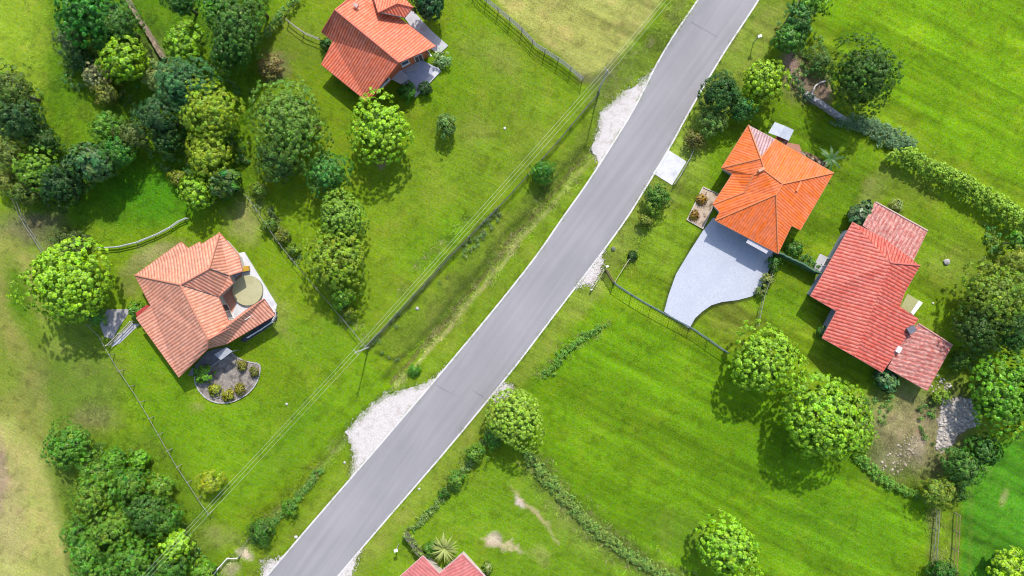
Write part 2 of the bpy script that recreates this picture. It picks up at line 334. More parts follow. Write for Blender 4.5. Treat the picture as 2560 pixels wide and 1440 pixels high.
    blob(1930, 1200, 300, 130, (98, 148, 22), .4, 10); blob(1600, 1100, 200, 90, (124, 166, 34), .5, 35); blob(2100, 1330, 180, 80, (100, 152, 34), .5)
    blob(1700, 1330, 90, 50, (112, 148, 56), .6, 20)
    line([(2335, 1280), (2330, 1500)], 14, (120, 130, 66), .8, .3); line([(2385, 1290), (2375, 1500)], 16, (116, 140, 60), .7, .3)
    line([(2430, 1150), (2425, 1440)], 6, (110, 150, 62), .5, .2); blob(2510, 1245, 8, 20, (170, 176, 116), .7, 15, .3)
    # tone: mottling, mown lines, wear
    n1 = fbm(GX, GY, .12, 2); n2 = fbm(GX, GY, .9, 4); 
    v = 1 + (n1 - .5) * .4 + (n2 - .5) * .24
    a = R_(27); u = GX * math.cos(a) - GY * math.sin(a); q = GX * math.sin(a) + GY * math.cos(a)   # mowing runs down to the right
    east = np.clip((PX - 1300 - .0 * PY) / 300, 0, 1)
    st = fbm(u * .05, q * .8, 1., 6, 3); s2_ = fbm(u * .22, q * 3.2, 1., 2, 3); v *= 1 + (st - .5) * (.25 + .75 * east) + (s2_ - .5) * (.12 + .42 * east)
    col = col * v[..., None]
    yel = np.clip((fbm(GX, GY, .5, 8) - .52) * 5, 0, 1)[..., None]; col = col * (1 - .35 * yel) + (col * np.array([1.55, 1.1, 1.8])) * .35 * yel
    dk = np.clip((fbm(GX, GY, 1.3, 9, 3) - .60) * 7, 0, 1)[..., None]; col = col * (1 - .22 * dk)
    gb = np.clip((col[..., 0] / (col[..., 1] + 1e-6) - .5) / .35, 0, 1); col[..., 2] *= .5 + .5 * gb; return np.clip(col / KL, .0015, .8)
COL = field_colour(PX, PY, wx, wy, GX, GY)
far = np.clip((np.maximum(np.abs(GX) - 66, np.abs(GY) - 39)) / 14, 0, 1)[..., None]; COL = COL * (1 - far) + s2l((118, 156, 42)) / KL * far
def bump_line(PX, PY, line, wd): return np.clip(1 - sdist(PX, PY, line) / wd, 0, 1)
dd = -.38 * bump_line(PX, PY, [(p[0] - 6, p[1] - 6) for p in DITCH], 22) ** 1.3 - .34 * bump_line(PX, PY, [(p[0] - 6, p[1] - 6) for p in DITCH2[:-1]], 20) ** 1.3
GZ = dd + 0
nv, nu = PX.shape
me = bpy.data.meshes.new('ground')
co = np.stack([GX, GY, GZ], -1).reshape(-1, 3).astype(np.float32)
idx = np.arange(nv * nu).reshape(nv, nu); q = np.stack([idx[:-1, :-1], idx[:-1, 1:], idx[1:, 1:], idx[1:, :-1]], -1).reshape(-1, 4)
def fast_mesh(me, co, quads):
    k = quads.shape[1]
    me.vertices.add(len(co)); me.vertices.foreach_set('co', co.astype(np.float32).ravel())
    me.loops.add(quads.size); me.loops.foreach_set('vertex_index', quads.astype(np.int32).ravel())
    me.polygons.add(len(quads)); me.polygons.foreach_set('loop_start', np.arange(0, quads.size, k, dtype=np.int32))
    me.polygons.foreach_set('loop_total', np.full(len(quads), k, np.int32)); me.update(calc_edges=True)
def set_col(me, name, c):
    a = me.attributes.new(name, 'FLOAT_COLOR', 'POINT'); c4 = np.ones((len(c), 4), np.float32); c4[:, :3] = c; a.data.foreach_set('color', c4.ravel())
fast_mesh(me, co, q); set_col(me, 'soil', COL.reshape(-1, 3)); me.polygons.foreach_set('use_smooth', [True] * len(me.polygons))
gm, t, b = new_mat('grass_ground', .9); N = t.nodes; L = t.links; b.inputs['Specular IOR Level'].default_value = .05
at = N.new('ShaderNodeAttribute'); at.attribute_name = 'soil'; tc = N.new('ShaderNodeTexCoord')
def nz(scale, detail, sx=1, sy=1, rot=0, dist=0.):
    m0 = N.new('ShaderNodeMapping'); m0.inputs['Rotation'].default_value = (0, 0, rot); L.new(tc.outputs['Object'], m0.inputs[0])
    mp = N.new('ShaderNodeMapping'); mp.inputs['Scale'].default_value = (sx, sy, 1); L.new(m0.outputs[0], mp.inputs[0])
    n = N.new('ShaderNodeTexNoise'); n.inputs['Scale'].default_value = scale; n.inputs['Detail'].default_value = detail; n.inputs['Roughness'].default_value = .7; n.inputs['Distortion'].default_value = dist; L.new(mp.outputs[0], n.inputs['Vector']); return n.outputs[0]
def mr(x, lo, hi):
    r = N.new('ShaderNodeMapRange'); r.inputs[1].default_value = .3; r.inputs[2].default_value = .7; r.inputs[3].default_value = lo; r.inputs[4].default_value = hi; L.new(x, r.inputs[0]); return r.outputs[0]
def mul(a, b_):
    n = N.new('ShaderNodeMath'); n.operation = 'MULTIPLY'; L.new(a, n.inputs[0]); L.new(b_, n.inputs[1]); return n.outputs[0]
f1 = mr(nz(4.5, 6), .74, 1.26); f2 = mr(nz(1.6, 7, .22, 3.2, R_(27), .5), .84, 1.18)
hs = N.new('ShaderNodeHueSaturation'); L.new(at.outputs['Color'], hs.inputs['Color']); L.new(mul(f1, f2), hs.inputs['Value']); L.new(mr(nz(1.7, 5), .485, .515), hs.inputs['Hue'])
L.new(mr(nz(3.1, 4), 1.08, .9), hs.inputs['Saturation'])
L.new(hs.outputs[0], b.inputs['Base Color'])
bp = N.new('ShaderNodeBump'); bp.inputs['Strength'].default_value = .55; bp.inputs['Distance'].default_value = .12; L.new(nz(5.5, 8), bp.inputs['Height']); L.new(bp.outputs[0], b.inputs['Normal'])
me.materials.append(gm); ground = struct(link(bpy.data.objects.new('ground', me)))

# ------------------------------------------------ road, edge lines, aprons, slabs
roadpts = P2(RL) + P2(RR)[::-1]
def edge_strip(line, o0, o1, z):
    P = [Vector(p) for p in smoothline(P2(line), 1)]; A = []; B = []
    for i, p in enumerate(P):
        d = (P[min(i + 1, len(P) - 1)] - P[max(i - 1, 0)]).normalized(); n = Vector((-d.y, d.x)); A.append(p + n * o0); B.append(p + n * o1)
    m = MB(); n = len(P); m.add([(a.x, a.y, z) for a in A] + [(c.x, c.y, z) for c in B], [(i, i + 1, n + i + 1, n + i) for i in range(n - 1)]); return m
rl, rr = smoothline(P2(RL), 1), smoothline(P2(RR), 1); n = len(rl); m = MB()
XS = 8; vs = []
for i in range(n):
    for k in range(XS + 1):
        s = k / XS; vs.append((rl[i][0] * (1 - s) + rr[i][0] * s, rl[i][1] * (1 - s) + rr[i][1] * s, .05 + .05 * (1 - (2 * s - 1) ** 2)))
m.add(vs, [(i * (XS + 1) + k, i * (XS + 1) + k + 1, (i + 1) * (XS + 1) + k + 1, (i + 1) * (XS + 1) + k) for i in range(n - 1) for k in range(XS)])
ASPH, t, b = new_mat('asphalt', .75); N = t.nodes; L = t.links; tc = N.new('ShaderNodeTexCoord'); b.inputs['Specular IOR Level'].default_value = .3
mpa = N.new('ShaderNodeMapping'); mpa.inputs['Rotation'].default_value = (0, 0, R_(-54)); L.new(tc.outputs['Object'], mpa.inputs[0])
mpb = N.new('ShaderNodeMapping'); mpb.inputs['Scale'].default_value = (.04, 1., 1); L.new(mpa.outputs[0], mpb.inputs[0])
na = N.new('ShaderNodeTexNoise'); na.inputs['Scale'].default_value = 1.6; na.inputs['Detail'].default_value = 6; L.new(mpb.outputs[0], na.inputs['Vector'])
nb = N.new('ShaderNodeTexNoise'); nb.inputs['Scale'].default_value = 9; nb.inputs['Detail'].default_value = 6; L.new(tc.outputs['Object'], nb.inputs['Vector'])
nc = N.new('ShaderNodeTexNoise'); nc.inputs['Scale'].default_value = .12; nc.inputs['Detail'].default_value = 4; L.new(tc.outputs['Object'], nc.inputs['Vector'])
def mx(a, bb, w1): 
    n = N.new('ShaderNodeMath'); n.operation = 'MULTIPLY_ADD'; L.new(a, n.inputs[0]); n.inputs[1].default_value = w1
    if isinstance(bb, float): n.inputs[2].default_value = bb
    else: L.new(bb, n.inputs[2])
    return n.outputs[0]
fac = mx(na.outputs[0], mx(nb.outputs[0], mx(nc.outputs[0], -.35, .7), .35), .65)
rp = N.new('ShaderNodeValToRGB'); rp.color_ramp.elements[0].position = .3; rp.color_ramp.elements[1].position = .7; rp.color_ramp.elements[0].color = (*alb(164, 161, 163), 1); rp.color_ramp.elements[1].color = (*alb(184, 180, 182), 1)
L.new(fac, rp.inputs[0]); L.new(rp.outputs[0], b.inputs['Base Color'])
bp = N.new('ShaderNodeBump'); bp.inputs['Strength'].default_value = .15; bp.inputs['Distance'].default_value = .02; L.new(nb.outputs[0], bp.inputs['Height']); L.new(bp.outputs[0], b.inputs['Normal'])
struct(m.build('road', ASPH))
LINE = noisy('edge_line_paint', alb(244, 238, 236), alb(258, 254, 252), 3, .7, c3=alb(196, 196, 190), s3=2.2, t3=.66)
for ln, s in ((RL, -1), (RR, 1)):
    struct(edge_strip(ln, -.02 * s, .17 * s, .058).build('edge_line', LINE))
CRK = noisy('tar_seam', alb(128, 126, 134), alb(150, 146, 154), 5, .7)
for i, (a, b_) in enumerate((((1728, 56), (1792, 93)), ((1092, 962), (1140, 990)), ((1180, 975), (1210, 992)))):
    A, B = W(*a), W(*b_); mm = MB(); pts = dens([A[:2], B[:2]], .35, .03); P = [Vector(p) for p in pts]
    k = len(P); mm.add([(p.x, p.y - .02, .109) for p in P] + [(p.x, p.y + .02, .109) for p in P], [(j, j + 1, k + j + 1, k + j) for j in range(k - 1)])
    struct(mm.build('road_seam', CRK))
GRAV = noisy('pale_gravel', alb(222, 210, 202), alb(258, 252, 247), 7, .95, .9, c3=alb(214, 200, 190), s3=1.3, t3=.64, bscale=16)
APR = {
 'a': [(1648, 163), (1600, 203), (1575, 225), (1553, 233), (1520, 262), (1500, 283), (1497, 305), (1493, 327), (1487, 350), (1478, 370), (1490, 387), (1492, 404), (1495, 428), (1512, 410), (1560, 330), (1600, 260), (1625, 215)],
 'b': [(1135, 903), (1110, 922), (1086, 943), (1062, 958), (1044, 964), (1010, 974), (965, 985), (938, 1004), (909, 1030), (888, 1052), (867, 1075), (871, 1107), (880, 1125), (885, 1138), (878, 1165), (876, 1198), (920, 1155), (960, 1110), (1020, 1040), (1100, 945)],
 'c': [(1510, 618), (1507, 640), (1506, 658), (1499, 682), (1490, 700), (1480, 716), (1466, 706), (1452, 715), (1436, 718), (1470, 670), (1495, 640)],
 'd': [(1243, 970), (1262, 962), (1282, 968), (1268, 985), (1248, 998), (1230, 1004), (1222, 1002)],
 'e': [(706, 1394), (680, 1400), (652, 1402), (660, 1418), (655, 1445), (640, 1490), (640, 1540), (690, 1420)],
 'f': [(905, 1362), (898, 1388), (888, 1405), (880, 1440), (850, 1500), (800, 1560), (830, 1450), (870, 1400)]}
for k_, pts in APR.items():
    struct(MB().sheet(dens(P2(pts), .28, .10, True), .035).build('gravel_apron', GRAV))
WCON = noisy('white_concrete', alb(232, 232, 236), alb(250, 250, 252), 1.5, .8, .15, c3=alb(206, 206, 212), s3=.8, t3=.64)
PAVE = noisy('driveway_paving', alb(200, 205, 220), alb(224, 229, 240), 7.0, .8, .3, c3=alb(206, 211, 226), s3=.5, t3=.6, bscale=10)
def slab(name, pts, mat, z1=.06, z0=-.1, kind=True, sm=0):
    p = P2(pts); o = MB().slab(p, z0, z1).build(name, mat)
    return struct(o)
slab('entrance_slab', [(1672, 376), (1716, 404), (1680, 463), (1632, 433)], WCON, .055)
slab('driveway', [(1782, 545), (1757, 577), (1722, 632), (1690, 685), (1672, 735), (1660, 779), (1723, 821), (1737, 796), (1755, 779), (1778, 763), (1804, 755), (1845, 750), (1878, 741), (1898, 728), (1912, 702), (1924, 668), (1931, 643), (1934, 600), (1860, 540)], PAVE, .07)
slab('patio', [(1026, 20), (1079, 78), (1121, 115), (1097, 137), (1060, 110), (1000, 30)], CONC, .12)
slab('patio', [(976, 196), (1006, 174), (1052, 150), (1095, 171), (1102, 180), (1070, 212), (1037, 242), (1004, 214), (990, 202)], noisy('terrace_paving', alb(196, 198, 220), alb(212, 214, 232), 2, .8, .1), .14)
slab('patio_edge', [(1095, 169), (1103, 179), (1070, 213), (1038, 244), (1032, 236), (1062, 205)], WCON, .19)
slab('terrace', [(560, 800), (545, 740), (575, 690), (596, 633), (612, 630), (693, 762), (690, 780), (640, 810)], WCON, .16)
slab('terrace_tiles', [(545, 742), (582, 706), (606, 680), (606, 700), (592, 730), (590, 766), (572, 800)], noisy('pink_tiles', alb(232, 168, 140), alb(240, 182, 156), 3, .7, .1), .18)
slab('concrete_pad', [(268, 774), (330, 772), (300, 815), (282, 848), (262, 842), (250, 812)], noisy('grey_concrete', alb(176, 170, 168), alb(200, 194, 192), 2, .85, .1), .05)
slab('path', [(330, 808), (350, 810), (300, 858), (278, 868), (290, 845)], CONC, .04)
slab('concrete_pad', [(2049, 634), (2079, 648), (2054, 691), (2031, 671)], CONC, .07)
struct(MB().sheet(dens(P2([(2352, 1000), (2390, 990), (2428, 996), (2450, 1058), (2395, 1088), (2369, 1130), (2338, 1124), (2346, 1054)]), .3, .12, True), .03).build('rubble_ground', noisy('rubble_ground', alb(150, 142, 134), alb(222, 214, 206), 4, .95, .8)))
slab('path', [(1960, 355), (1998, 362), (2006, 384), (1990, 392), (1940, 370)], noisy('brick_paving', alb(196, 132, 106), alb(210, 150, 124), 4, .85, .1), .05)
# ------------------------------------------------ vegetation
def leafmesh(name, ctr, nrm, size, tint, aspect=.55, updir=None, fold=.0):
    """one diamond-shaped leaf per centre"""
    n = len(ctr); r = rng.normal(size=(n, 3)) if updir is None else updir + rng.normal(size=(n, 3)) * .25
    t = np.cross(nrm, r); t /= np.linalg.norm(t, axis=1, keepdims=True) + 1e-9; b_ = np.cross(nrm, t); b_ /= np.linalg.norm(b_, axis=1, keepdims=True) + 1e-9
    s = size[:, None] if hasattr(size, '__len__') else size
    vs = np.stack([ctr - b_ * s, ctr + t * s * aspect - b_ * s * .1, ctr + b_ * s, ctr - t * s * aspect - b_ * s * .1], 1).reshape(-1, 3)
    me = bpy.data.meshes.new(name); fast_mesh(me, vs, np.arange(4 * n).reshape(n, 4)); set_col(me, 'tint', np.repeat(tint, 4, 0)); return me
def unit(v): return v / (np.linalg.norm(v, axis=-1, keepdims=True) + 1e-9)
def sphere_dirs(n, zmin=-.25):
    i = np.arange(n) + .5; z = 1 - (1 - zmin) * i / n; ph = i * 2.399963; r = np.sqrt(np.clip(1 - z * z, 0, 1))
    return np.stack([r * np.cos(ph), r * np.sin(ph), z], 1)
STY = {  # clump spacing, leaves per clump, leaf half length, clump flatness, gap, roughness of outline
 'clump': dict(s=.62, m=40, lf=.10, cr=.265, lobe=.32, nl=11, jit=.26, hue=.006),
 'cell':  dict(s=.46, m=30, lf=.075, cr=.195, lobe=.16, nl=7, jit=.14, hue=.006),
 'bushy': dict(s=.52, m=34, lf=.085, cr=.27, lobe=.46, nl=16, jit=.34, hue=.012),
 'fine':  dict(s=.56, m=32, lf=.085, cr=.30, lobe=.40, nl=12, jit=.22, hue=.012),
 'airy':  dict(s=.60, m=30, lf=.085, cr=.36, lobe=.55, nl=14, jit=.40, hue=.015),
 'big':   dict(s=.60, m=8,  lf=.30, cr=.34, lobe=.32, nl=9, jit=.2, hue=.02),
 'glossy': dict(s=.46, m=12, lf=.15, cr=.26, lobe=.22, nl=9, jit=.12, hue=.02)}
def crown_pts(Rx, Ry, Rz, sty):
    p = STY[sty]; Rm = (Rx + Ry) / 2; area = 2 * math.pi * Rm * (Rm * .45 + Rz * .85) * 1.15
    n = max(10, int(area / p['s'] ** 2)); d = sphere_dirs(n, -.3); d = unit(d + rng.normal(0, .35 * p['s'] / max(Rm, .6), d.shape))
    lob = unit(rng.normal(size=(p['nl'], 3)) * np.array([1, 1, .8]) + np.array([0, 0, .35])); la = rng.uniform(.5, 1., p['nl'])
    g = np.max(np.exp(-((1 - d @ lob.T) / .16)) * la, axis=1)
    r = 1 - p['lobe'] * .55 + p['lobe'] * g + rng.normal(0, p['jit'] * .5, n) * .35
    az = np.arctan2(d[:, 1], d[:, 0]); f1_, f2_ = rng.uniform(0, 6.28, 2); r = r * (1 + .09 * np.sin(2 * az + f1_) + .07 * np.sin(3 * az + f2_))
    c = d * r[:, None]; ins = rng.random(n) < (.05 + .1 * (p['lobe'] > .3)); c = c[~ins]; d1 = d[~ins]
    ni = int(n * .9); di = unit(rng.normal(size=(ni, 3)) + [0, 0, .3]); gi = np.max(np.exp(-((1 - di @ lob.T) / .16)) * la, axis=1); ci = di * ((1 - p['lobe'] * .55 + p['lobe'] * gi) * rng.uniform(.5, .76, ni))[:, None]; ci = ci[ci[:, 2] > -.35]; ni = len(ci)
    cc = np.concatenate([c, ci]); dn = np.concatenate([d1, unit(ci)]); S = np.array([Rx, Ry, Rz]); cc = cc * S
    m = len(cc); cs = p['cr'] * rng.uniform(.6, 1.25, m); cs[-ni:] *= 1.5; mm = p['m']
    out = unit(dn / S); up = unit(out + np.array([0, 0, .3]))
    off = unit(rng.normal(size=(m, mm, 3))); dt = np.sum(off * up[:, None], -1, keepdims=True); off = off - up[:, None] * np.minimum(dt, 0) * 1.7
    off = off * rng.uniform(.45, 1., (m, mm, 1))
    off[..., 2] *= .8
    P = cc[:, None] + off * cs[:, None, None]; nr = unit(off * .8 + up[:, None] * .75 + rng.normal(size=off.shape) * .3)
    cv = rng.normal(1, .19, (m, 1)) * np.ones((m, mm)) * rng.normal(1, .13, (m, mm)); hv = .5 + rng.normal(0, p['hue'], (m, 1)) + rng.normal(0, .008, (m, mm))
    sv = rng.normal(1, .07, (m, mm))
    T = np.stack([np.clip(cv, .45, 1.7), hv, np.clip(sv, .7, 1.2)], -1)
    sz = p['lf'] * rng.uniform(.7, 1.3, (m, mm))
    sz[-ni:] *= 1.6
    return P.reshape(-1, 3), nr.reshape(-1, 3), sz.reshape(-1), T.reshape(-1, 3)
def trunk_mesh(h, zc, Rx, Rz, r0):
    m = MB(); m.tube([(0, 0, -.15), (rng.normal(0, .04), rng.normal(0, .04), zc * .5), (rng.normal(0, .1), rng.normal(0, .1), zc)], [r0 * 1.25, r0 * .85, r0 * .5], 8)
    k = 7
    for i in range(k):
        a = 2 * math.pi * i / k + rng.uniform(-.3, .3); z0 = zc * rng.uniform(.45, .85); e = rng.uniform(.55, .85)
        m.tube([(0, 0, z0), (math.cos(a) * Rx * .35, math.sin(a) * Rx * .35, z0 + Rz * .25), (math.cos(a) * Rx * e, math.sin(a) * Rx * e, z0 + Rz * rng.uniform(.3, .6))], [r0 * .42, r0 * .26, r0 * .08], 5)
    return m
LB = 1.35    # leaves tilt away from the sun, so a crown shows darker than a flat sheet of the same albedo
def tree(px, py, r, h, sty, col, label, name='tree', cat='tree', group=None, ry=None, flat=.98, trunk=True):
    """px, py: where the crown's middle shows; r: its radius in photo pixels; h: height in m"""
    # crown radius in metres, corrected for standing nearer to the camera
    h *= .93; zc0 = h * .6; k = (CAMH - zc0) / CAMH; Rx = r / PPM * k * rng.uniform(.94, 1.05); Ry = (ry or r) / PPM * k * rng.uniform(.94, 1.05); Rz = min(h * .48, (Rx + Ry) / 2 * flat)
    zc = h - Rz; x, y, _ = W(px, py, zc)
    t = thing(name, label, cat, (x, y, 0), group)
    P, nr, sz, T = crown_pts(Rx * .93, Ry * .93, Rz, sty); P = P + [0, 0, zc]
    ok = P[:, 2] > .05; P, nr, sz, T = P[ok], nr[ok], sz[ok], T[ok]
    part = 'crown' if cat == 'tree' else 'foliage'
    me = leafmesh(part, P, nr, sz, T, .75 if sty in ('clump', 'cell') else .55); me.materials.append(GLOSS if sty in ('glossy', 'big') else LEAF)
    o = link(bpy.data.objects.new(part, me), t); lb = LB if sty in ('clump', 'cell') else 1.25; cc_ = [v * lb for v in alb(*col)]; cc_[2] *= .45; o.color = (*cc_, 1)
    tm = trunk_mesh(h, zc, Rx, Rz, .05 + .022 * h)
    me2 = bpy.data.meshes.new('trunk'); me2.from_pydata(tm.v, [], tm.f); me2.materials.append(BARK); me2.polygons.foreach_set('use_smooth', [True] * len(me2.polygons))
    link(bpy.data.objects.new('trunk' if cat == 'tree' else 'stem', me2), t)
    return t
def hedge(name, label, pts, wd, h, sty, col, group=None, cat='hedge'):
    """continuous hedge along a photo polyline"""
    line = dens(P2(pts), .35); t = thing(name, label, cat, (*line[len(line) // 2], 0), group); o0 = np.array([*line[len(line) // 2], 0])
    p = STY[sty]; A = []; 
    cs = []
    for q in line:
        for j in range(int(wd / .17)):
            a = rng.uniform(-1, 1); ht = h * (1 - .55 * a * a) * rng.uniform(.75, 1.1); cs.append((q[0] + rng.normal(0, .16) + a * wd / 2 * rng.uniform(.7, 1.15), q[1] + rng.normal(0, .16) + a * wd * .12, ht * rng.choice([1, 1, 1, .6])))
    cs = np.array(cs) ; m = len(cs); mm = max(8, int(p['m'] * .6)); off = unit(rng.normal(size=(m, mm, 3))); off[..., 2] = np.abs(off[..., 2]) * .8; off *= rng.uniform(.3, 1, (m, mm, 1))
    cr = p['cr'] * rng.uniform(.6, 1.2, m); P = cs[:, None] + off * cr[:, None, None]; nr = unit(off + [0, 0, .6] + rng.normal(size=off.shape) * .4)
    cv = rng.normal(1, .18, (m, 1)) * rng.normal(1, .15, (m, mm)); hv = .5 + rng.normal(0, p['hue'], (m, 1)) + np.zeros((m, mm)); T = np.stack([np.clip(cv, .4, 1.7), hv, np.ones_like(hv)], -1)
    P = P.reshape(-1, 3) - o0; ok = P[:, 2] > .03
    me = leafmesh('foliage', P[ok], nr.reshape(-1, 3)[ok], (p['lf'] * rng.uniform(.7, 1.3, m * mm))[ok], T.reshape(-1, 3)[ok], .65); me.materials.append(LEAF)
    o = link(bpy.data.objects.new('foliage', me), t); o.color = (*[v * LB for v in alb(*col)], 1)
    st = MB(); st.tube([(q[0] - o0[0], q[1] - o0[1], 0) for q in line[::3]] or [(0, 0, 0), (.1, 0, 0)], .03, 4)
    for q in line[::3]:
        x, y = q[0] - o0[0], q[1] - o0[1]; st.tube([(x, y, -.05), (x + rng.normal(0, .1), y + rng.normal(0, .1), h * .7)], [.03, .012], 4)
    me2 = bpy.data.meshes.new('stem'); me2.from_pydata(st.v, [], st.f); me2.materials.append(BARK); link(bpy.data.objects.new('stem', me2), t)
    return t
def frond_plant(px, py, r, h, col, label, n=16, name='palm', cat='plant', wd=.09, droop=.9, mat=None, z0=None):
    """rosette of arching leaves"""
    x, y, _ = W(px, py, h * .8); t = thing(name, label, cat, (x, y, 0)); R = r / PPM; zt = h * .75
    vs = []; fs = []; tv = []
    for i in range(n):
        a = 2 * math.pi * i / n * 1.0 + rng.uniform(-.25, .25); el = rng.uniform(.15, 1.1); L_ = R * rng.uniform(.85, 1.15); K = 6; v = rng.normal(1, .15)
        for k in range(K + 1):
            s = k / K; d = L_ * s * math.cos(el * (1 - .5 * s)); z = zt + L_ * (math.sin(el) * s - droop * .6 * s * s); wv = wd * math.sin(math.pi * min(.98, .12 + s * .86)) ** .7
            c, s_ = math.cos(a), math.sin(a)
            vs += [(d * c - wv * s_, d * s_ + wv * c, max(z, .05)), (d * c + wv * s_, d * s_ - wv * c, max(z, .05))]; tv += [(v, .5, 1)] * 2
        b0 = len(vs) - 2 * (K + 1)
        fs += [(b0 + 2 * k, b0 + 2 * k + 1, b0 + 2 * k + 3, b0 + 2 * k + 2) for k in range(K)]
    me = bpy.data.meshes.new('leaf_rosette'); me.from_pydata(vs, [], fs); set_col(me, 'tint', np.array(tv)); me.materials.append(mat or LEAF); o = link(bpy.data.objects.new('leaf_rosette', me), t); o.color = (*alb(*col), 1)
    m = MB(); m.tube([(0, 0, -.1), (.03, 0, zt)], [.11, .07], 7); me = bpy.data.meshes.new('trunk'); me.from_pydata(m.v, [], m.f); me.materials.append(BARK); link(bpy.data.objects.new('trunk', me), t)
    return t
# ------------------------------------------------ houses
def tri_faces(polys):
    out = []
    for f in polys:
        for i in range(1, len(f) - 1): out.append((f[0], f[i], f[i + 1]))
    return out
class House:
    def __init__(s, name, label, cat, base, group=None):
        s.root = thing(name, label, cat, (*W(*base)[:2], 0), group); s.tris = []
    def roof(s, V, F, mat, thick=.14, name='roof', caps=(), valleys=(), eaves=(), capmat=None, fasmat=None, label=None):
        P = {k: Vector(W(*v)) for k, v in V.items()}
        o0 = s.root.location; vs = []; fs = []; uvs = []
        edges = {}
        for f in F:
            pts = [P[k] for k in f]; nn = Vector((0, 0, 0))
            for i in range(len(pts)):
                a, b = pts[i], pts[(i + 1) % len(pts)]; nn += Vector(((a.y - b.y) * (a.z + b.z), (a.z - b.z) * (a.x + b.x), (a.x - b.x) * (a.y + b.y)))
            nn.normalize()
            if nn.z < 0: nn = -nn; f = f[::-1]; pts = pts[::-1]
            eu = Vector((0, 0, 1)).cross(nn); eu = eu.normalized() if eu.length > .01 else Vector((1, 0, 0)); ev = nn.cross(eu)
            bm = bmesh.new(); bvs = [bm.verts.new(p) for p in pts]; bm.faces.new(bvs); bm.normal_update(); bmesh.ops.triangulate(bm, faces=bm.faces[:], quad_method='BEAUTY', ngon_method='EAR_CLIP')
            bm.verts.index_update(); tr = [[v.index for v in q.verts] for q in bm.faces]; bm.free()
            for q in tr:
                tp = [pts[i] for i in q]
                if (tp[1] - tp[0]).cross(tp[2] - tp[0]).z < 0: tp = tp[::-1]
                s.tris.append(tp); n0 = len(vs)
                for p in tp: vs.append(p - o0); uvs.append((p.dot(eu), p.dot(ev)))
                for p in tp: vs.append(p - o0 - Vector((0, 0, thick)))
                fs.append((n0, n0 + 1, n0 + 2)); fs.append((n0 + 5, n0 + 4, n0 + 3)); uvs += [(p.dot(eu), p.dot(ev)) for p in tp]
            for a, b in zip(f, list(f[1:]) + [f[0]]): edges.setdefault(frozenset((a, b)), []).append((a, b))
        rim = [e[0] for e in edges.values() if len(e) == 1]
        for a, b in rim:
            n0 = len(vs); pa, pb = P[a] - o0, P[b] - o0; dz = Vector((0, 0, thick)); vs += [pa, pb, pb - dz, pa - dz]; uvs += [(0, 0)] * 4; fs.append((n0, n0 + 3, n0 + 2, n0 + 1))
        me = bpy.data.meshes.new(name); me.from_pydata(vs, [], fs); uvl = me.uv_layers.new(name='slope')
        for lp in me.loops: uvl.data[lp.index].uv = uvs[lp.vertex_index]
        me.materials.append(mat); o = link(bpy.data.objects.new(name, me), s.root)
        if label: o['label'] = label
        def sub(nm, segs, r, mt, dz, sq=False):
            m = MB()
            for a, b in segs:
                pa, pb = P[a] - o0, P[b] - o0
                m.tube([pa + Vector((0, 0, dz)), pb + Vector((0, 0, dz))], r, 6)
            me = bpy.data.meshes.new(nm); me.from_pydata(m.v, [], m.f); me.materials.append(mt); link(bpy.data.objects.new(nm, me), o)
        if valleys: sub('valley', valleys, .06, DARKM, .0)
        if caps: sub('ridge_cap', caps, .1, capmat or mat, .02)
        es = eaves if eaves else rim
        if es and fasmat: sub('gutter', es, .06, fasmat, -.06)
        s.last = o; return o
    def z(s, x, y):
        best = None
        for a, b, c in s.tris:
            d = (b.y - c.y) * (a.x - c.x) + (c.x - b.x) * (a.y - c.y)
            if abs(d) < 1e-9: continue
            u = ((b.y - c.y) * (x - c.x) + (c.x - b.x) * (y - c.y)) / d; v = ((c.y - a.y) * (x - c.x) + (a.x - c.x) * (y - c.y)) / d
            if u >= -.01 and v >= -.01 and u + v <= 1.01:
                zz = u * a.z + v * b.z + (1 - u - v) * c.z
                best = zz if best is None else min(best, zz)
        return best
    def walls(s, outline, mat, inset=.4, dflt=2.3, name='wall', thick=.2):
        """outline: list of (px,py,z) eave points, walls stand inset from it"""
        P = [Vector(W(*q)[:2]) for q in outline]; n = len(P)
        A = sum(P[i].x * P[(i + 1) % n].y - P[(i + 1) % n].x * P[i].y for i in range(n))
        if A < 0: P = P[::-1]
        def off(d):
            out = []
            for i in range(n):
                a, b, c = P[i - 1], P[i], P[(i + 1) % n]; d1 = (b - a).normalized(); d2 = (c - b).normalized()
                n1 = Vector((-d1.y, d1.x)) * d; n2 = Vector((-d2.y, d2.x)) * d; cr = d1.x * d2.y - d1.y * d2.x
                if abs(cr) < .05: out.append(b + (n1 + n2) / 2); continue
                t = ((b + n2 - a - n1).x * d2.y - (b + n2 - a - n1).y * d2.x) / cr; out.append(a + n1 + d1 * t)
            return out
        Q = off(inset); s.Q = Q; m = MB()
        for i in range(n):
            a, b = Q[i], Q[(i + 1) % n]; L_ = (b - a).length; k = max(1, int(L_ / .4)); dn = (b - a).normalized(); nrm = Vector((-dn.y, dn.x)) * thick
            line = []
            for j in range(k + 1):
                p = a + (b - a) * j / k; zz = s.z(p.x, p.y); zz = (zz - .16) if zz is not None else dflt; line.append((p, zz))
            n0 = len(m.v)
            for p, zz in line:
                pi = p + nrm; m.v += [(p.x, p.y, -.1), (p.x, p.y, zz), (pi.x, pi.y, -.1), (pi.x, pi.y, zz - .04)]
            for j in range(k):
                c = n0 + 4 * j; m.f += [(c, c + 4, c + 5, c + 1), (c + 2, c + 3, c + 7, c + 6), (c + 1, c + 5, c + 7, c + 3)]
        m.build(name, mat, s.root); return Q
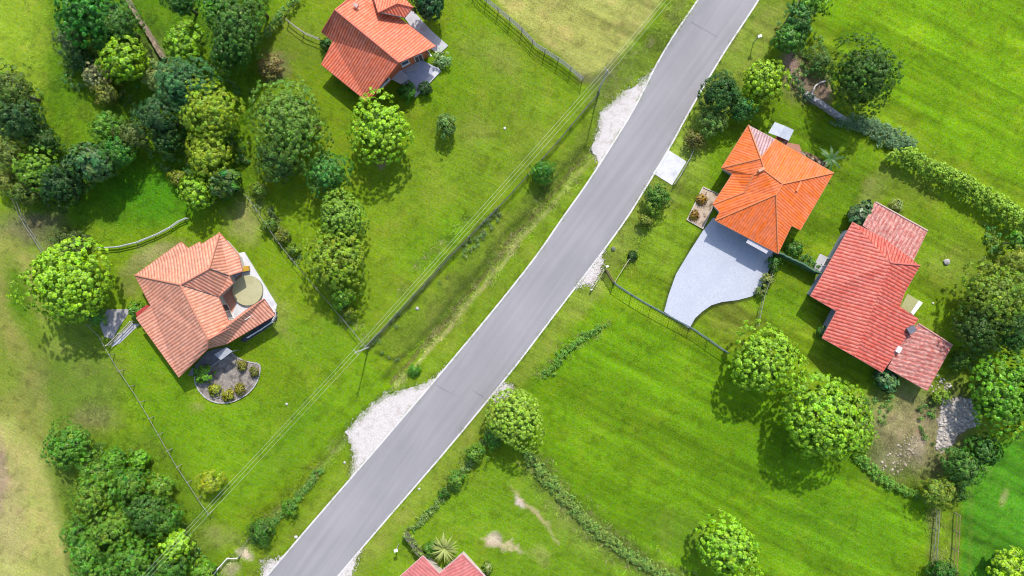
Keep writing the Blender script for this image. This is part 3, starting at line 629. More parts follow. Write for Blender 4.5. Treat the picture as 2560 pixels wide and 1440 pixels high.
    def opening(s, px, py, w_, h_, z0, kind='window', fm=None, gm=None, bars=1):
        """window or door on the wall nearest the given ground pixel"""
        g = Vector(W(px, py)[:2]); best = None; Q = s.Q; n = len(Q)
        for i in range(n):
            a, b = Q[i], Q[(i + 1) % n]; d = b - a; t = max(0, min(1, (g - a).dot(d) / d.length_squared)); q = a + d * t
            if best is None or (g - q).length < best[0]: best = ((g - q).length, q, d.normalized())
        _, q, d = best; nr = Vector((d.y, -d.x)); rz = math.atan2(d.y, d.x)
        def B(mb, u, zc, su, sv, dp, o): c = q + d * u + nr * o; mb.box((c.x, c.y, zc), (su, dp, sv), rz)
        f = MB(); e = .07
        for u in (-w_ / 2, w_ / 2): B(f, u, z0 + h_ / 2, e, h_ + e, .09, .02)
        for zc in (z0, z0 + h_): B(f, 0, zc, w_ - e, e, .088, .02)
        for i in range(bars): B(f, -w_ / 2 + w_ * (i + 1) / (bars + 1), z0 + h_ / 2, e * .6, h_ - e, .07, .02)
        fo = f.build(kind if kind == 'door' else 'window', fm or WHITE, s.root)
        p = MB(); B(p, 0, z0 + h_ / 2, w_ - e, h_ - e, .03, .012); p.build('pane' if kind == 'window' else 'door_panel', gm or GLASS, fo)
        if kind == 'window': si = MB(); B(si, 0, z0 - e, w_ + .2, .05, .2, .08); si.build('sill', fm or WHITE, fo)
    def add(s, mb, name, mat, parent=None): return mb.build(name, mat, parent or s.root)
A_ = alb
# --- salmon roofed house, top
R1M = roof_mat('salmon_tiles', (.58, .12, .055), (.64, .165, .085), (.3, .034, .018), .32, .7, gdark=.75, mott=((.64, .26, .15), .45))
h1 = House('salmon_roofed_house', 'long salmon-red roofed house with an orange gable wall at the top edge', 'house', (960, 90))
V = dict(a=(838, 25, 5.3), b=(997, 156, 5.3), c=(1089, 115, 3.2), d=(905, -52, 3.2), e=(805, 80, 3.1), f=(832, 103, 3.1), g=(803, 161, 2.3), h=(919, 255, 2.3), i=(760, -40, 5.3), j=(820, -110, 3.2), k=(728, 15, 3.1), l=(869, 0, 5.3))
V = dict(a=(838, 25, 5.7), b=(997, 156, 5.7), c=(1089, 115, 3.2), d=(930, -25, 3.2), d2=(865, -0, 4.1), e=(805, 80, 3.1), f=(832, 103, 3.1), g=(803, 161, 2.3), h=(919, 255, 2.3), t=(905, -28, 3.2))
h1.roof(V, [('a', 'b', 'c', 't'), ('a', 'e', 'f', 'g', 'h', 'b')], R1M, caps=[('a', 'b'), ('a', 'e'), ('a', 't')], fasmat=noisy('salmon_gutter', A_(200, 90, 70), A_(225, 120, 95), 3, .5), capmat=noisy('salmon_cap', A_(226, 110, 86), A_(238, 130, 104), 3, .6))
V2 = dict(p=(945, 31, 5.0), q=(993, 8, 5.0), r=(1033, 18, 4.1), s=(1011, 44, 3.95), u=(985, -30, 3.8), v=(930, -20, 4.0))
h1.roof(V2, [('p', 'q', 'r', 's'), ('p', 'v', 'u', 'r', 'q')], R1M, name='cross_gable', caps=[('p', 'q'), ('q', 'r')], valleys=[('p', 's')], fasmat=noisy('dark_red_edge', A_(120, 50, 40), A_(150, 60, 50), 3, .5))  # dark tube draws the shade line under the overhang, not a valley
h1.walls([(812, 78, 3.1), (838, 105, 3.1), (812, 160, 2.3), (918, 247, 2.3), (992, 164, 3.2), (1076, 120, 3.2), (925, -22, 3.2), (850, 15, 3)], ORNW, .35)
h1.opening(1075, 130, 1.5, 1.1, 1.3); h1.opening(1015, 163, .9, 1.0, 1.4, bars=0); h1.opening(955, 205, 1.6, 1.1, .9); h1.opening(860, 205, 1.4, 1.1, .9); h1.opening(1048, 150, .95, 2.05, .02, 'door', WHITE, noisy('brown_door', (.08, .04, .025), (.11, .06, .035), 3, .5))
m = MB(); m.box((*W(890, 14, 5.0)[:2], 5.02), (.5, .4, .3), R_(-38)); h1.add(m, 'roof_vent', noisy('old_vent', (.3, .2, .17), (.4, .28, .24), 3, .7))
# lean-to canopy by the step and little steps
m = MB(); m.slab(P2([(975, 197), (1001, 174), (1023, 195), (1004, 213)]), .15, .32); h1.add(m, 'step', WCON)
m = MB(); m.slab(P2([(1004, 177), (1026, 160), (1052, 152), (1045, 176), (1016, 183)]), .15, .27); h1.add(m, 'step', CONC)
# --- peach roofed house, left
R2M = roof_mat('peach_tiles', (.49, .195, .12), (.57, .255, .165), (.2, .05, .03), .36, .7, gdark=.62, mott=((.6, .32, .21), .5))
h2 = House('peach_roofed_house', 'peach tiled hip roofed house with a white terrace inside the fenced lawn', 'house', (500, 760))
V = dict(A=(337, 688, 2.6), n1=(452, 605, 2.6), n2=(470, 621, 2.9), n3=(499, 605, 2.9), n3b=(503, 611, 3.0), n4=(549, 582, 2.6), T=(523, 672, 5.3), R=(451, 712, 5.6), e1=(596, 638, 2.6), e2=(606, 678, 2.7), e3=(572, 689, 3.2), e4=(582, 708, 2.8), e5=(545, 742, 3.3),
         b1=(572, 803, 2.9), b2=(614, 798, 2.8), S=(521, 849, 5.5), s1=(519, 872, 4.7), s2=(447, 943, 2.4), s3=(340, 795, 2.5), s4=(377, 764, 2.9), s5=(372, 757, 2.8))
cap2 = noisy('peach_cap', A_(222, 140, 108), A_(236, 160, 128), 3, .6)
h2.roof(V, [('A', 'n1', 'n2', 'n3', 'n3b', 'n4', 'T', 'R'), ('n4', 'e1', 'e2', 'e3', 'T'), ('T', 'e3', 'e4', 'e5', 'R'), ('R', 'e5', 'b1', 'b2', 'S'), ('A', 'R', 'S', 's1', 's2', 's3', 's4', 's5')],
        R2M, caps=[('A', 'R'), ('R', 'S'), ('T', 'n4'), ('R', 'T'), ('S', 's1')], capmat=cap2, valleys=[('T', 'e3'), ('R', 'e5')], fasmat=noisy('peach_gutter', A_(196, 104, 80), A_(222, 136, 110), 3, .5))
V = dict(w0=(520, 852, 4.8), w1=(612, 779, 3.6), w2=(660, 748, 3.4), w3=(688, 788, 2.7), w4=(567, 860, 2.7), w5=(519, 872, 3.1), x=(603, 796, 2.9), y=(648, 742, 3.0))
h2.roof(V, [('w0', 'w1', 'w2', 'w3', 'w4', 'w5')], R2M, name='porch_roof', caps=[('w0', 'w1'), ('w1', 'w2')], capmat=cap2, fasmat=noisy('porch_gutter', A_(150, 70, 58), A_(180, 90, 76), 3, .5))
m = MB(); m.slab(P2([(344, 792, 2.2), (340, 782, 2.2), (368, 762, 2.2), (378, 766, 2.2), (374, 778, 2.2)]), 2.1, 2.3); h2.add(m, 'side_canopy', noisy('red_canopy', A_(190, 60, 50), A_(206, 76, 64), 3, .5))
h2.walls([(343, 688, 2.6), (452, 610, 2.6), (470, 626, 2.9), (549, 588, 2.6), (592, 638, 2.6), (600, 676, 2.7), (570, 688, 2.8), (578, 708, 2.8), (542, 742, 2.8), (568, 800, 2.9), (610, 790, 2.9), (655, 756, 2.9), (680, 788, 2.7), (566, 856, 2.7), (510, 872, 2.6), (447, 936, 2.4), (346, 795, 2.5), (380, 766, 2.6)], CREAM, .35)
for q in ((600, 835), (640, 815), (480, 905), (395, 870)): h2.opening(*q, 1.5, 1.1, .9)
h2.opening(545, 860, 1.9, 2.05, .03, 'door', WHITE, GLASS, bars=1); h2.opening(560, 785, 1.8, 2., .18, 'door', WHITE, GLASS)
m = MB(); m.box((*W(518, 819, 4.2)[:2], 4.33), (.55, .45, .3), R_(20)); o = h2.add(m, 'roof_vent', noisy('vent', (.12, .09, .08), (.2, .16, .14), 4, .7), h2.last)
m = MB(); m.slab(P2([(536, 886, 2.2), (566, 868, 2.2), (582, 878, 2.2), (553, 900, 2.2)]), 2.2, 2.3); h2.add(m, 'entrance_canopy', GREYM)
for q in ((540, 888), (555, 897), (578, 879)): m = MB(); m.tube([(*W(*q, 2.2)[:2], 0), W(*q, 2.2)], .05, 6); h2.add(m, 'canopy_post', GREYM)
pl = [W(*q, 0) for q in ((690, 772), (694, 790), (684, 806), (655, 825), (625, 843))]
m = MB(); m.tube([(p[0], p[1], 1.0) for p in pl], .05, 6); m.tube([(p[0], p[1], .55) for p in pl], .03, 6)
for p in pl: m.tube([(p[0], p[1], 0), (p[0], p[1], 1.0)], .035, 6)
h2.add(m, 'railing', WHITE)
slab('porch_floor', [(600, 850), (694, 778), (692, 800), (660, 826), (612, 856)], noisy('dark_paving', A_(70, 72, 84), A_(96, 98, 110), 2, .7), .08)
slab('path', [(519, 879), (481, 920), (470, 938), (492, 940), (560, 905), (580, 885), (574, 866), (540, 872)], noisy('grey_paving', A_(130, 128, 132), A_(160, 156, 158), 2, .8, .1), .06)
# --- orange house
R3M = roof_mat('orange_tiles', (.58, .115, .02), (.64, .14, .03), (.34, .045, .008), .30, .5, gdark=.45)
PALE = roof_mat('lilac_metal_sheet', A_(214, 176, 176), A_(232, 200, 200), A_(150, 90, 96), .34, .6, gdark=.8)
h3 = House('orange_roofed_house', 'bright orange hip roofed house with a garage facing the pale paved driveway', 'house', (1920, 480))
V = dict(N=(1871, 313, 2.7), P=(1939, 349, 2.7), E=(2084, 432, 2.7), S1=(2001, 575, 2.7), S2=(1979, 564, 3.05), S3=(1945, 634, 2.7), W3=(1788, 551, 2.6), W4=(1800, 530, 2.9), W2=(1782, 511, 2.6), Vn=(1832, 434, 2.95), Wc=(1804, 420, 2.6),
         R1=(1902, 396, 4.5), R2=(1911, 426, 4.5), R3=(1956, 460, 4.5), R5=(1940, 486, 4.45), K=(1884, 437, 4.2), M=(1862, 480, 3.6))
cap3 = noisy('orange_cap', A_(250, 140, 78), A_(255, 156, 96), 3, .6)
h3.roof(V, [('N', 'R1', 'Wc'), ('P', 'E', 'R3', 'R2', 'R1'), ('E', 'S1', 'S2', 'S3', 'R5', 'R3'), ('R5', 'S3', 'W3'), ('R5', 'W3', 'W4', 'W2', 'M', 'K', 'R2', 'R3'), ('W2', 'M', 'K', 'Vn'), ('Wc', 'R1', 'R2', 'K', 'Vn')], R3M,
        caps=[('N', 'R1'), ('P', 'R1'), ('R1', 'Wc'), ('R1', 'R2'), ('R2', 'R3'), ('R3', 'E'), ('R3', 'R5'), ('R5', 'S3'), ('R5', 'W3'), ('R2', 'K'), ('M', 'W2'), ('K', 'M')], capmat=cap3, eaves=[('N', 'Wc'), ('P', 'E'), ('E', 'S1'), ('S1', 'S2'), ('S2', 'S3'), ('S3', 'W3'), ('W3', 'W4'), ('W4', 'W2'), ('W2', 'Vn'), ('Vn', 'Wc')], fasmat=noisy('orange_gutter', A_(216, 130, 90), A_(236, 160, 124), 3, .5))
V = {k: (v[0], v[1], v[2] + .0) for k, v in V.items()}
h3.roof({k: V[k] for k in ('N', 'P', 'R1')}, [('N', 'P', 'R1')], PALE, name='metal_roof_panel', fasmat=noisy('panel_edge', A_(228, 190, 186), A_(240, 206, 200), 3, .5), label='pale lilac corrugated metal panel on the orange roof')
h3.walls([(1873, 320, 2.7), (2077, 434, 2.7), (1999, 568, 2.7), (1979, 557, 2.7), (1944, 627, 2.7), (1793, 548, 2.6), (1804, 528, 2.7), (1787, 509, 2.6), (1836, 434, 2.7), (1810, 418, 2.6)], CREAM, .4)
h3.opening(1898, 614, 2.6, 2.15, .08, 'door', WHITE, noisy('garage_door', (.5, .5, .5), (.58, .58, .58), 3, .5), bars=3)
h3.opening(1830, 580, 1.5, 1.1, .95); h3.opening(1790, 545, .9, 1., 1.); h3.opening(1860, 597, .95, 2.05, .08, 'door', WHITE, DARKM, bars=0)
h3.opening(1805, 470, 1.6, 1.1, .9); h3.opening(1835, 360, 1.6, 1.1, .9); h3.opening(2045, 520, 1.6, 1.1, .9); h3.opening(2020, 395, 1.6, 1.1, .9)
m = MB(); a, b_ = W(1875, 590, 2.5), W(1926, 618, 2.5); d = Vector((b_[0] - a[0], b_[1] - a[1], 0)).normalized(); nn = Vector((d.y, -d.x, 0))
for i in range(2):
    A0 = Vector(a) + nn * .0; B0 = Vector(b_); off = nn * .42 * i
m.add([Vector(a) + Vector((0, 0, .08)), Vector(b_) + Vector((0, 0, .08)), Vector(b_) + nn * .85 - Vector((0, 0, .12)), Vector(a) + nn * .85 - Vector((0, 0, .12)), Vector(a), Vector(b_), Vector(b_) + nn * .85 - Vector((0, 0, .18)), Vector(a) + nn * .85 - Vector((0, 0, .18))],
      [(0, 1, 2, 3), (7, 6, 5, 4), (0, 4, 5, 1), (1, 5, 6, 2), (2, 6, 7, 3), (3, 7, 4, 0)]); h3.add(m, 'garage_awning', noisy('white_awning', A_(236, 228, 234), A_(250, 244, 248), 3, .5))
m = MB(); a = Vector(W(1995, 455, 3.9)); a.z = 3.62; m.box((a.x + .1, a.y - .5, 3.85), (.22, 1.2, .12), R_(-25)); h3.add(m, 'roof_vent', cap3)
m = MB(); c = W(1903, 424, 4.6); m.box((c[0], c[1], 4.62), (.7, .3, .22), R_(30)); h3.add(m, 'roof_vent', noisy('vent_pale', A_(236, 170, 130), A_(246, 190, 150), 3, .6))
# --- red house with two weathered annexes
R4M = roof_mat('red_metal_sheet', (.41, .062, .042), (.47, .085, .06), (.15, .016, .012), .40, .6, mott=((.56, .2, .14), .6), gdark=.8)
R4W = roof_mat('weathered_tiles', A_(206, 108, 98), A_(222, 132, 118), A_(160, 70, 66), .5, .8, mott=(A_(240, 192, 176), .85), gdark=.4)
h4 = House('red_roofed_house', 'long red corrugated roofed house with two mottled tile annexes at its ends, on the right', 'house', (2180, 740))
V = dict(a=(2132, 556, 2.7), b=(2211, 596, 2.7), c=(2282, 650, 2.7), c0=(2214, 600, 2.75), d=(2300, 664, 2.7), e=(2263, 729, 2.85), f=(2249, 767, 3.0), g=(2296, 798, 2.7), h=(2206, 931, 2.7), i=(2056, 845, 2.7), j=(2092, 778, 3.0), k=(2027, 740, 2.7),
         Q=(2226, 657, 4.2), Z=(2137, 891, 4.0))
h4.roof(V, [('a', 'b', 'Q'), ('b', 'd', 'Q'), ('Q', 'd', 'e', 'f', 'g', 'h', 'Z'), ('Q', 'Z', 'i', 'j', 'k', 'a')], R4M, caps=[('b', 'Q'), ('Q', 'd')], capmat=noisy('red_cap', A_(226, 110, 98), A_(238, 132, 118), 3, .6),
        eaves=[('a', 'b'), ('d', 'e'), ('e', 'f'), ('f', 'g'), ('g', 'h'), ('h', 'Z'), ('Z', 'i'), ('i', 'j'), ('j', 'k'), ('k', 'a')], fasmat=noisy('red_gutter', A_(214, 120, 110), A_(232, 150, 138), 3, .5))
h4.walls([(2132, 564, 2.7), (2208, 600, 2.7), (2292, 664, 2.7), (2258, 728, 2.8), (2243, 770, 2.8), (2288, 800, 2.7), (2206, 922, 2.7), (2063, 842, 2.7), (2099, 776, 2.8), (2034, 738, 2.7)], noisy('grey_render', A_(170, 174, 196), A_(190, 192, 210), 2, .85), .3)
for q in ((2085, 880), (2130, 905), (2175, 930)): h4.opening(*q, 1.7, 1.1, .9)
h4.opening(2055, 770, 1.4, 1.1, .9); h4.opening(2070, 660, .95, 2.05, .08, 'door', WHITE, DARKM, 0); h4.opening(2270, 745, 1.4, 1.1, .9)
Q4 = h4.tris; h4.tris = []
V = dict(a=(2189, 505, 3.0), b=(2319, 577, 2.4), c=(2284, 651, 2.3), d=(2158, 562, 2.6)); V = dict(a=(2189, 505, 2.2), b=(2319, 577, 2.2), c=(2284, 650, 2.6), d=(2158, 564, 2.62))
h4.roof(V, [('a', 'b', 'c', 'd')], R4W, name='annex_roof', caps=[('a', 'b')], capmat=noisy('pale_rim', A_(226, 190, 172), A_(240, 210, 190), 4, .7), fasmat=noisy('annex_gutter', A_(200, 150, 136), A_(220, 176, 160), 3, .6), label='mottled weathered terracotta annex roof, upper right')
h4.walls([(2189, 511, 2.2), (2313, 579, 2.2), (2282, 646, 2.5), (2165, 564, 2.5)], CREAM, .3)
h4.opening(2300, 620, 1.3, 1., .9); h4.tris = []
V = dict(a=(2296, 809, 2.3), b=(2381, 863, 2.2), c=(2318, 977, 2.2), d=(2220, 921, 2.5), e=(2247, 868, 2.55))
h4.roof(V, [('a', 'b', 'c', 'd', 'e')], R4W, name='annex_roof', caps=[('a', 'b')], capmat=noisy('pink_rim', A_(228, 160, 146), A_(240, 184, 168), 4, .7), fasmat=noisy('annex_gutter2', A_(196, 120, 108), A_(214, 140, 126), 3, .6), label='mottled weathered terracotta annex roof, lower right')
h4.walls([(2296, 815, 2.3), (2374, 864, 2.2), (2316, 970, 2.2), (2228, 918, 2.5), (2252, 868, 2.5)], CREAM, .3)
h4.opening(2270, 948, 1.3, 1., .9)
m = MB(); c = W(2278, 824, 3.1); m.box((c[0], c[1], 2.75), (.75, .6, .9), R_(30)); m.box((c[0], c[1], 3.24), (.9, .75, .08), R_(30)); h4.add(m, 'chimney', noisy('dark_chimney', (.07, .075, .09), (.13, .13, .15), 3, .6))
m = MB(); c = W(2247, 874, 2.9); m.box((c[0], c[1], 2.8), (.5, .7, .35), R_(-30)); h4.add(m, 'roof_vent', WHITE)
m = MB(); p = [W(*q) for q in ((2252, 767, 2.4), (2269, 734, 2.4), (2307, 757, 2.1), (2283, 788, 2.1))]
m.add([(q[0], q[1], q[2]) for q in p] + [(q[0], q[1], q[2] - .06) for q in p], [(0, 1, 2, 3), (7, 6, 5, 4), (0, 4, 5, 1), (1, 5, 6, 2), (2, 6, 7, 3), (3, 7, 4, 0)]); aw = h4.add(m, 'awning', noisy('olive_awning', A_(186, 184, 118), A_(200, 196, 132), 3, .7))
m = MB(); p = [W(*q) for q in ((2297, 751, 2.2), (2307, 757, 2.16), (2283, 788, 2.16), (2277, 781, 2.2))]; m.add([(q[0], q[1], q[2] + .02) for q in p], [(0, 1, 2, 3)]); m.build('awning_edge', WHITE, aw)
for q in ((2302, 757), (2281, 785)): m = MB(); m.tube([(*W(*q, 2.1)[:2], 0), W(*q, 2.08)], .04, 6); m.build('awning_post', WHITE, aw)
# --- pink roofed house, bottom edge
R5M = roof_mat('pink_sheet', A_(228, 130, 124), A_(236, 144, 138), A_(180, 80, 78), .36, .35, gdark=.4)
h5 = House('pink_roofed_house', 'dusty pink metal roofed house cut off by the bottom edge of the photo', 'house', (1110, 1500))
V = dict(a=(1057, 1390, 2.9), b=(1098, 1434, 2.9), c=(1157, 1384, 2.9), d=(1245, 1480, 2.9), e=(1130, 1590, 4.0), f=(960, 1480, 2.6), g=(1060, 1600, 4.0), h=(1190, 1440, 3.4))
V = dict(a=(1057, 1390, 3.0), b=(1098, 1434, 3.2), c=(1157, 1384, 3.2), d=(1250, 1480, 2.6), e=(1165, 1570, 3.4), f=(960, 1478, 2.8), g=(1060, 1580, 3.6))
h5.roof(V, [('a', 'b', 'g', 'f'), ('b', 'c', 'd', 'e', 'g')], R5M, caps=[('c', 'd')], capmat=noisy('pale_pink_cap', A_(244, 186, 180), A_(250, 200, 196), 3, .6), fasmat=noisy('pink_gutter', A_(238, 190, 186), A_(250, 214, 208), 3, .5))
h5.walls([(1059, 1398, 3), (1099, 1441, 3), (1155, 1394, 3), (1238, 1480, 2.6), (1165, 1560, 3), (1060, 1570, 3), (968, 1478, 2.8)], CREAM, .3)
h5.opening(1200, 1425, 1.4, 1.1, .9); h5.opening(1010, 1430, 1.4, 1.1, .9)

# ------------------------------------------------ small built things
m = None
t = thing('garden_shelter', 'small grey flat metal canopy on posts behind the orange roofed house', 'shelter', (*W(1953, 328)[:2], 0))
p = [W(*q, 2.1) for q in ((1937, 305), (1985, 325), (1972, 352), (1921, 332))]; mid = [(np.array(p[0]) + p[1]) / 2, (np.array(p[3]) + p[2]) / 2]
m = MB(); z = .12; V_ = [p[0], tuple(mid[0] + [0, 0, z]), p[1], p[2], tuple(mid[1] + [0, 0, z]), p[3]]; m.add(V_ + [(q[0], q[1], q[2] - .05) for q in V_], [(0, 1, 4, 5), (1, 2, 3, 4), (11, 10, 7, 6), (10, 9, 8, 7), (0, 6, 7, 1), (1, 7, 8, 2), (2, 8, 9, 3), (3, 9, 10, 4), (4, 10, 11, 5), (5, 11, 6, 0)])
m.build('canopy', noisy('pale_metal_sheet', A_(196, 204, 214), A_(216, 224, 232), 2, .45), t)
for q in p:
    m = MB(); cx, cy = np.mean([a[0] for a in p]), np.mean([a[1] for a in p]); x = q[0] + (cx - q[0]) * .1; y = q[1] + (cy - q[1]) * .1; m.tube([(x, y, 0), (x, y, 2.06)], .045, 6); m.build('post', GREYM, t)
t = thing('bench', 'small dark red bench beside the grey canopy behind the orange roofed house', 'bench', (*W(1951, 352)[:2], 0), rz=R_(-25))
m = MB(); RW = noisy('red_wood', (.16, .035, .025), (.24, .06, .04), 4, .6); x, y, _ = t.location
def loc(q): c, s_ = math.cos(R_(-25)), math.sin(R_(-25)); return (x + q[0] * c - q[1] * s_, y + q[0] * s_ + q[1] * c, q[2])
m.box(loc((0, 0, .44)), (1.5, .42, .05), R_(-25)); m.build('seat', RW, t)
m = MB(); m.box(loc((0, .22, .72)), (1.5, .05, .4), R_(-25)); m.build('backrest', RW, t)
for u in (-.65, .65): m = MB(); m.box(loc((u, 0, .205)), (.07, .4, .41), R_(-25)); m.build('leg', RW, t)
def disc(mb, c, r, z0, z1, n=40): mb.slab([(c[0] + r * math.cos(2 * math.pi * i / n), c[1] + r * math.sin(2 * math.pi * i / n)) for i in range(n)], z0, z1)
t = thing('round_tank', 'large round pale olive disc-shaped tank on the white terrace of the peach roofed house', 'tank', (*W(619, 726, .5)[:2], 0)); c = W(619, 726, .5)
m = MB(); disc(m, c, 1.74, .1, .5); m.build('side', noisy('tank_side', A_(150, 160, 120), A_(170, 176, 134), 3, .5), t)
m = MB(); disc(m, c, 1.78, .5, .56); m.build('lid', noisy('tank_lid', A_(206, 202, 152), A_(220, 214, 170), 1.2, .6, .05, c3=A_(198, 194, 142), s3=.8, t3=.6), t)
t = thing('storage_box', 'small yellow box on the white terrace just above the round tank', 'box', (*W(615, 672)[:2], 0)); c = W(615, 672, .4); YEL = noisy('yellow_plastic', A_(222, 172, 50), A_(236, 190, 66), 4, .45)
m = MB(); m.box((c[0], c[1], .42), (.8, .55, .5), R_(10)); m.build('body', YEL, t); m = MB(); m.box((c[0], c[1], .70), (.86, .6, .06), R_(10)); m.build('lid', YEL, t)
# marker posts, mailbox-like things
def post_thing(px, py, h, label, head=.35, cat='post', name='marker_post', headmat=None, arm=0):
    x, y, _ = W(px, py); t = thing(name, label, cat, (x, y, 0)); m = MB(); m.tube([(x, y, -.1), (x, y, h)], .05, 8); m.build('post', POSTM, t)
    if head: m = MB(); m.box((x + arm * .2, y, h + .09), (head, head * .7, .2), R_(15)); m.build('head', headmat or WHITE, t)
    return t
post_thing(1883, 107, 2.0, 'slim post with a white box head on the verge at the top right', .42)
post_thing(997, 1360, 1.9, 'slim post with a white round-cornered head beside the road near the pink roof', .42)
post_thing(1513, 667, 1.6, 'short post with a white cap at the gravel patch where the green mesh fence starts', .3)
post_thing(1477, 724, .5, 'low white stub post on the gravel edge right of the road', .22)
# stones
def stone(px, py, r, label, mat=STONE, group=None, z=0):
    x, y, _ = W(px, py); bm = bmesh.new(); bmesh.ops.create_icosphere(bm, subdivisions=2, radius=r)
    for v in bm.verts: v.co *= 1 + .25 * (fbm(np.array(v.co.x * 3 / r * .3 + px), np.array(v.co.y * 3 / r * .3 + v.co.z * 2 / r), 1., 2, 2) - .5) * 2; v.co.z *= .65
    me = bpy.data.meshes.new('stone'); bm.to_mesh(me); bm.free(); me.materials.append(mat); o = link(bpy.data.objects.new('stone', me)); o.location = (x, y, r * .3 + z); tag(o, label, 'stone', group); return o
WST = noisy('white_stone', A_(220, 214, 204), A_(240, 236, 228), 5, .85)
stone(717, 1010, .17, 'small white stone on the lawn below the garden bed', WST); stone(862, 1156, .16, 'small white stone on the grass left of the lower gravel patch', WST)
stone(2365, 655, .4, 'pale boulder with a dark top on the bare lawn right of the red roofed house'); stone(1043, 771, .22, 'grey stone in the rough ditch grass'); stone(1262, 321, .16, 'small white stone on the lawn near the overhead wires', WST)
stone(740, 1342, .2, 'white stone on the verge close to the road, lower left', WST); stone(1533, 622, .28, 'dark mossy boulder on the verge above the green mesh fence', noisy('mossy', (.05, .07, .03), (.14, .15, .1), 4, .9))
stone(2332, 758, .14, 'small pale stone on the lawn beside the olive awning', WST); stone(1048, 1222, .15, 'pale stone beside the right road edge', WST)
# curbed garden beds
def bed(label, pts, mat, curb=None, cat='garden bed', z=.07, wd=.13, ch=.16):
    p = P2(smoothline(pts + [pts[0]], 1) if len(pts) > 4 else pts + [pts[0]]); t = thing('garden_bed', label, cat, (sum(a[0] for a in p) / len(p), sum(a[1] for a in p) / len(p), 0))
    m = MB(); m.slab(p[:-1], -.1, z); m.build('soil', mat, t)
    if curb: m = MB(); m.strip(p, wd, -.1, ch); m.build('curb', curb, t)
    return t
BEDM = noisy('gravel_bed', A_(150, 140, 130), A_(196, 184, 170), 3.5, .95, .8, c3=A_(84, 80, 76), s3=1.2, t3=.6, bscale=12)
bed('curved stone-edged gravel bed in front of the peach roofed house', [(574, 872), (585, 888), (600, 897), (622, 905), (650, 909), (652, 928), (641, 962), (617, 988), (578, 1007), (538, 1007), (505, 988), (484, 948), (498, 930), (540, 912)], BEDM, STONE)
bed('pale sandy rectangular bed with white edging beside the orange roofed house', [(1757, 468), (1797, 486), (1756, 572), (1717, 550)], noisy('sand_bed', A_(206, 180, 150), A_(236, 218, 196), 3, .95, .6, c3=A_(120, 92, 60), s3=1.5, t3=.6, bscale=10), noisy('bed_edge', A_(222, 206, 190), A_(240, 226, 212), 4, .8))
bed('narrow rock garden strip along the back wall of the orange roofed house', [(2000, 378), (2020, 380), (2045, 395), (2068, 405), (2070, 420), (2056, 416)], noisy('rock_strip', A_(130, 100, 70), A_(190, 160, 124), 4, .95, .8, c3=A_(70, 56, 40), s3=1.6, t3=.55), None)

# rubble and stray stones: uncountable
def scatter_rocks(name, label, poly, dens_, r0, r1, mat, seed=0, tile=False):
    rg = np.random.default_rng(seed); p = np.array(P2(poly)); lo, hi = p.min(0), p.max(0); A = (hi - lo).prod(); n = int(A * dens_); q = rg.uniform(lo, hi, (n, 2)); ok = inpoly(q[:, 0], q[:, 1], [tuple(a) for a in p]); q = q[ok]
    bm = bmesh.new(); bmesh.ops.create_icosphere(bm, subdivisions=1, radius=1); bv = np.array([v.co[:] for v in bm.verts]); bf = np.array([[v.index for v in f.verts] for f in bm.faces]); bm.free()
    n = len(q); r = rg.uniform(r0, r1, n) ; a = rg.uniform(0, 6.3, n); sx = rg.uniform(.8, 1.5, n); sz = rg.uniform(.3, .6, n)
    B = bv[None] * (1 + rg.normal(0, .13, (n, len(bv), 1))); x = B[..., 0] * (r * sx)[:, None]; y = B[..., 1] * r[:, None]; z = B[..., 2] * (r * sz)[:, None] + (r * sz)[:, None] * .4
    X = x * np.cos(a)[:, None] - y * np.sin(a)[:, None] + q[:, :1]; Y = x * np.sin(a)[:, None] + y * np.cos(a)[:, None] + q[:, 1:]
    co = np.stack([X, Y, z], -1).reshape(-1, 3); f = (bf[None] + (np.arange(n) * len(bv))[:, None, None]).reshape(-1, 3)
    me = bpy.data.meshes.new(name); fast_mesh(me, co, f); me.materials.append(mat); o = link(bpy.data.objects.new(name, me)); o['kind'] = 'stuff'; return o
RUB = noisy('pale_rubble', A_(176, 164, 152), A_(248, 238, 224), 1.6, .9); RUBT = noisy('tan_rubble', A_(170, 150, 120), A_(226, 212, 190), 1.6, .9)
scatter_rocks('rubble', '', [(2355, 999), (2425, 995), (2450, 1058), (2395, 1086), (2369, 1127), (2338, 1122), (2348, 1054)], 14, .1, .24, RUB, 1)
scatter_rocks('rubble', '', [(2323, 965), (2345, 935), (2372, 950), (2385, 975), (2360, 990), (2335, 985)], 9, .07, .17, RUB, 2)
scatter_rocks('rubble', '', [(2200, 1160), (2235, 1120), (2270, 1090), (2292, 1095), (2280, 1150), (2240, 1195), (2210, 1180)], 5, .07, .18, RUBT, 3)
scatter_rocks('rubble', '', [(505, 940), (560, 915), (645, 915), (640, 960), (580, 1000), (520, 998)], 4, .05, .14, noisy('bed_rocks', A_(120, 110, 104), A_(196, 186, 176), 2, .9), 4)
scatter_rocks('rubble', '', [(1760, 476), (1792, 490), (1752, 566), (1722, 548)], 5, .05, .16, noisy('sand_rocks', A_(130, 90, 50), A_(220, 190, 150), 1.2, .9), 5)
scatter_rocks('rubble', '', [(2004, 380), (2068, 408), (2068, 418), (2010, 390)], 12, .08, .2, RUBT, 6)
